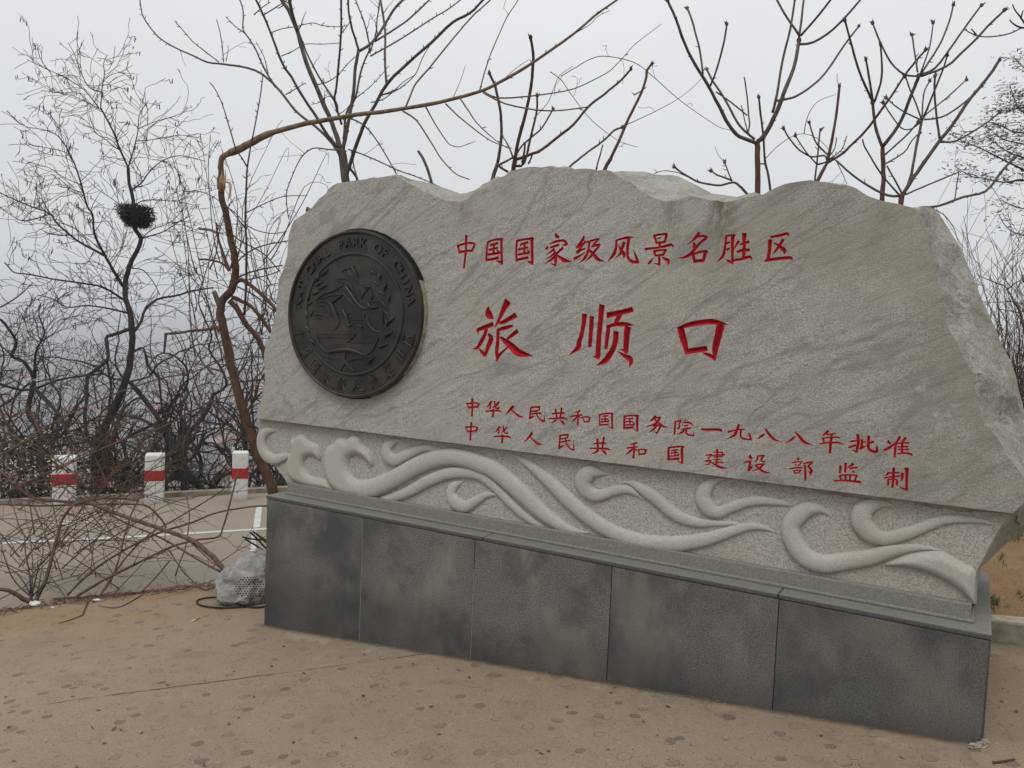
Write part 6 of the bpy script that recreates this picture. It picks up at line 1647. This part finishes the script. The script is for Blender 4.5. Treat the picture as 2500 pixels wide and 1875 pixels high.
def rock_mat():
    n = N('speaker_rock', 0.9, 0.2)
    a = n.noise(7, 6, 0.7, dist=0.5); b = n.noise(60, 4, 0.7); w = n.noise(3.0, 4, 0.6)
    c = n.mix(n.ramp(a, 0.35, 0.68), (0.175, 0.166, 0.155), (0.34, 0.33, 0.315))
    c = n.mix(n.ramp(w, 0.5, 0.7, 0, 0.5), c, (0.20, 0.17, 0.145))
    n.color(c); b1 = n.bump(a, 0.7, 0.03); n.bump(b, 0.5, 0.006, b1)
    return n.mat
rock_root = thing('rock_speaker', 'grey fake rock with a perforated speaker grille, half behind the left corner of the plinth', 'speaker', rb)
rm = MB(); bm.verts.index_update()
rm.add([v.co[:] for v in bm.verts], [[v.index for v in f.verts] for f in bm.faces], 0, False)
rk = rm.build('rock_shell', rock_mat(), rock_root)
from mathutils.bvhtree import BVHTree
bvh = BVHTree.FromBMesh(bm)
gr = MB(); M_HOLE = plain('grille_hole', (0.012, 0.012, 0.012), 0.9, 0.1, 5, 0)
for j in range(16):
    for i in range(18):
        px = 566 + i * 7.0 + (3.5 if j % 2 else 0); py = 1404 + j * 5.6
        if ((px - 609) / 37) ** 2 + ((py - 1434) / 27) ** 2 > 1: continue
        d = ray(px, py).normalized(); o = CAM - rb
        hit, nn, _, _ = bvh.ray_cast(o, d)
        if hit is None: continue
        a = nn.orthogonal().normalized(); b = nn.cross(a); r = 0.0055 * (0.8 + 0.4 * ((i * 7 + j * 3) % 5) / 5)
        gr.add([hit + nn * 0.0015 + (a * math.cos(q * 1.0472) + b * math.sin(q * 1.0472)) * r for q in range(6)], [tuple(range(6))])
tag(gr.build('grille_hole', M_HOLE, rock_root), kind='stuff')
bm.free()
cb = MB(); pts = []
for x, y in ((600, 1481), (545, 1484), (500, 1480), (481, 1472), (487, 1463), (520, 1458), (545, 1462), (566, 1471), (590, 1478), (625, 1483), (650, 1480)):
    q = on_ground(x, y, 0.009); pts.append(tuple(q))
pts = [Vector(q) for q in catmull(pts, 5)]
cb.tube(pts, [0.0062] * len(pts), 7)
single(cb, 'cable', plain('black_cable', (0.012, 0.012, 0.013), 0.55, 0.2, 20, 0), pts[0], 'black cable lying in a loop in front of the fake rock', 'cable')

# ------------------------------------------------------------------ small things on the ground
a, b = on_ground(468, 1517, 0.005), on_ground(488, 1508, 0.005)
root = thing('cigarette_butt', 'white and tan cigarette butt lying on the pavement left of the plinth', 'cigarette', a)
c = a.lerp(b, 0.42)
m = MB(); m.tube([Vector((0, 0, 0)), c - a], [0.0045] * 2, 8); m.build('paper', plain('cigarette_paper', (0.66, 0.65, 0.62), 0.8, 0.1, 50, 0), root)
m = MB(); m.tube([c - a, b - a], [0.0047] * 2, 8); m.build('filter_tip', plain('cork_tip', (0.42, 0.26, 0.10), 0.8, 0.25, 80, 0), root)
def scrap(px, py, s_, label, c=(0.60, 0.59, 0.57), name='paper_scrap', dz=0.0):
    q = on_ground(px, py, dz); rg = random.Random(int(px)); m = MB(); n_ = 7
    vs = [(s_ * rg.uniform(0.7, 1.2) * math.cos(k * 0.898), s_ * rg.uniform(0.5, 1.0) * math.sin(k * 0.898), 0.004 + rg.uniform(0, 0.35) * s_) for k in range(n_)]
    m.add([(x, y, 0.001) for x, y, z in vs] + vs, [tuple(range(n_, 2 * n_)), tuple(range(n_ - 1, -1, -1))] + [(k, (k + 1) % n_, n_ + (k + 1) % n_, n_ + k) for k in range(n_)])
    return single(m, name, plain(name + '_white', c, 0.8, 0.12, 30, 0), (0, 0, 0), label, 'litter'), q
for px, py, s_, lab in ((237, 1467, 0.032, 'crumpled white paper scrap in the litter at the kerb'), (85, 1476, 0.045, 'dirty white scrap at the foot of the grey shrub'), (128, 1484, 0.018, 'small white scrap between the shrub and the paper')):
    o, q = scrap(px, py, s_, lab); o.location = q
rg = random.Random(6); q = on_ground(2397, 1822); m = MB()
m.blob((0.0, 0, 0.006), (0.022, 0.015, 0.010), rg, 0, 3, 0.9, False); m.blob((-0.030, -0.004, 0.002), (0.026, 0.016, 0.009), rg, 0, 3, 0.9, False); m.blob((0.010, 0.0, 0.018), (0.014, 0.012, 0.012), rg, 0, 3, 0.9, False)
o = single(m, 'plaster_lump', plain('plaster', (0.30, 0.26, 0.20), 0.9, 0.2, 40, 0.3), (0, 0, 0), 'whitish lump of plaster at the right front corner of the plinth', 'plaster'); o.location = q
def ground_twig(pxs, w, label, seed):
    pts = [on_ground(x, y, 0.006) for x, y in pxs]; rg = random.Random(seed); m = MB()
    pp = [Vector(v) for v in catmull([tuple(p) for p in pts], 3)]
    m.tube(pp, [w * (1.1 - 0.6 * k / len(pp)) for k in range(len(pp))], 5)
    single(m, 'fallen_twig', B_BROWN, pp[0], label, 'twig')
ground_twig([(2424, 1861), (2440, 1860), (2478, 1853)], 0.005, 'short dark twig on the ground at the bottom right corner', 1)
ground_twig([(215, 1468), (204, 1495), (200, 1502), (175, 1512), (143, 1521)], 0.005, 'thin twig fallen from the brush on to the pavement at the left', 2)
ground_twig([(346, 1452), (320, 1468), (283, 1484), (240, 1478)], 0.004, 'thin twig lying across the kerb below the cut stick', 3)
# weeds on the earth bed at the right
wd_ = MB(); rg = random.Random(21)
for (px, py, n_) in ((2420, 1468, 90), (2485, 1355, 60), (2440, 1400, 25), (2490, 1455, 20)):
    for k in range(n_):
        q = on_ground(px + rg.gauss(0, 9), py + rg.gauss(0, 6), 0.13); q.z = bed_z(q.x, q.y)
        d = Vector((rg.uniform(-.7, .7), rg.uniform(-.7, .7), 1)); l = rg.uniform(0.02, 0.06); s_ = Vector((rg.uniform(-1, 1), rg.uniform(-1, 1), 0)) * 0.004
        wd_.add([q - s_, q + s_, q + d * l], [(0, 1, 2)])
tag(wd_.build('weed', plain('weed_leaf', (0.085, 0.085, 0.035), 0.8, 0.4, 30, 0)), 'sparse low weeds on the bare earth bed', 'weeds', None, 'stuff')

# ------------------------------------------------------------------ town in the valley
rg = random.Random(31)
M_WALLS = [plain('far_wall', c, 0.9, 0.12, 0.6, 0) for c in ((0.42, 0.40, 0.38), (0.36, 0.31, 0.28), (0.50, 0.49, 0.47))]
M_ROOFS = [plain('far_roof', c, 0.9, 0.2, 0.6, 0) for c in ((0.30, 0.11, 0.085), (0.24, 0.15, 0.12), (0.16, 0.17, 0.20), (0.33, 0.20, 0.17))]
M_WIN = plain('far_window', (0.07, 0.08, 0.09), 0.4, 0.1, 5, 0)
for i in range(90):
    y = 190 + 560 * (rg.random() ** 1.6); x = y * rg.uniform(-0.68, -0.24); z = tz(x, y) - 0.5
    w, d, h = rg.uniform(7, 17), rg.uniform(6, 11), rg.choice((4, 6.5, 7, 10, 13)); rot = rg.choice((0.3, 0.35, 1.9, -0.2)) + rg.uniform(-.1, .1)
    root = thing('village_house', 'small hazy house in the valley seen through the bare trees', 'house', (x, y, z), rot, 'hazy houses of the town in the valley')
    m = MB(); m.box((-w / 2, -d / 2, 0), (w / 2, d / 2, h)); m.build('wall', M_WALLS[i % 3], root)
    m = MB(); rh = 2.2 if i % 4 else 0.6
    m.add([(-w / 2 - .4, -d / 2 - .4, h), (w / 2 + .4, -d / 2 - .4, h), (w / 2 + .4, d / 2 + .4, h), (-w / 2 - .4, d / 2 + .4, h), (-w / 2 - .4, 0, h + rh), (w / 2 + .4, 0, h + rh)],
          [(0, 1, 5, 4), (2, 3, 4, 5), (0, 4, 3), (1, 2, 5), (0, 3, 2, 1)]); m.build('roof', M_ROOFS[i % 4], root)
    if y < 330:
        for fl in range(int(h // 3)):
            for k in range(int(w // 3)):
                m = MB(); m.box((-w / 2 + 1 + k * 3, -d / 2 - 0.05, 1 + fl * 3), (-w / 2 + 2.3 + k * 3, -d / 2 + 0.02, 2.4 + fl * 3)); m.build('window', M_WIN, root)

# ------------------------------------------------------------------ haze over the valley
hz = MB(); hz.box((-4800, -4800, -60), (4800, 4800, 13))
hm = bpy.data.materials.new('pale_haze'); hm.use_nodes = True
ht = hm.node_tree; ht.nodes.clear()
ho = ht.nodes.new('ShaderNodeOutputMaterial'); hv = ht.nodes.new('ShaderNodeVolumePrincipled')
hv.inputs['Color'].default_value = (0.93, 0.95, 1.0, 1)
hv.inputs['Density'].default_value = 0.0012
ht.links.new(hv.outputs[0], ho.inputs['Volume'])
tag(hz.build('haze', hm), kind='stuff')
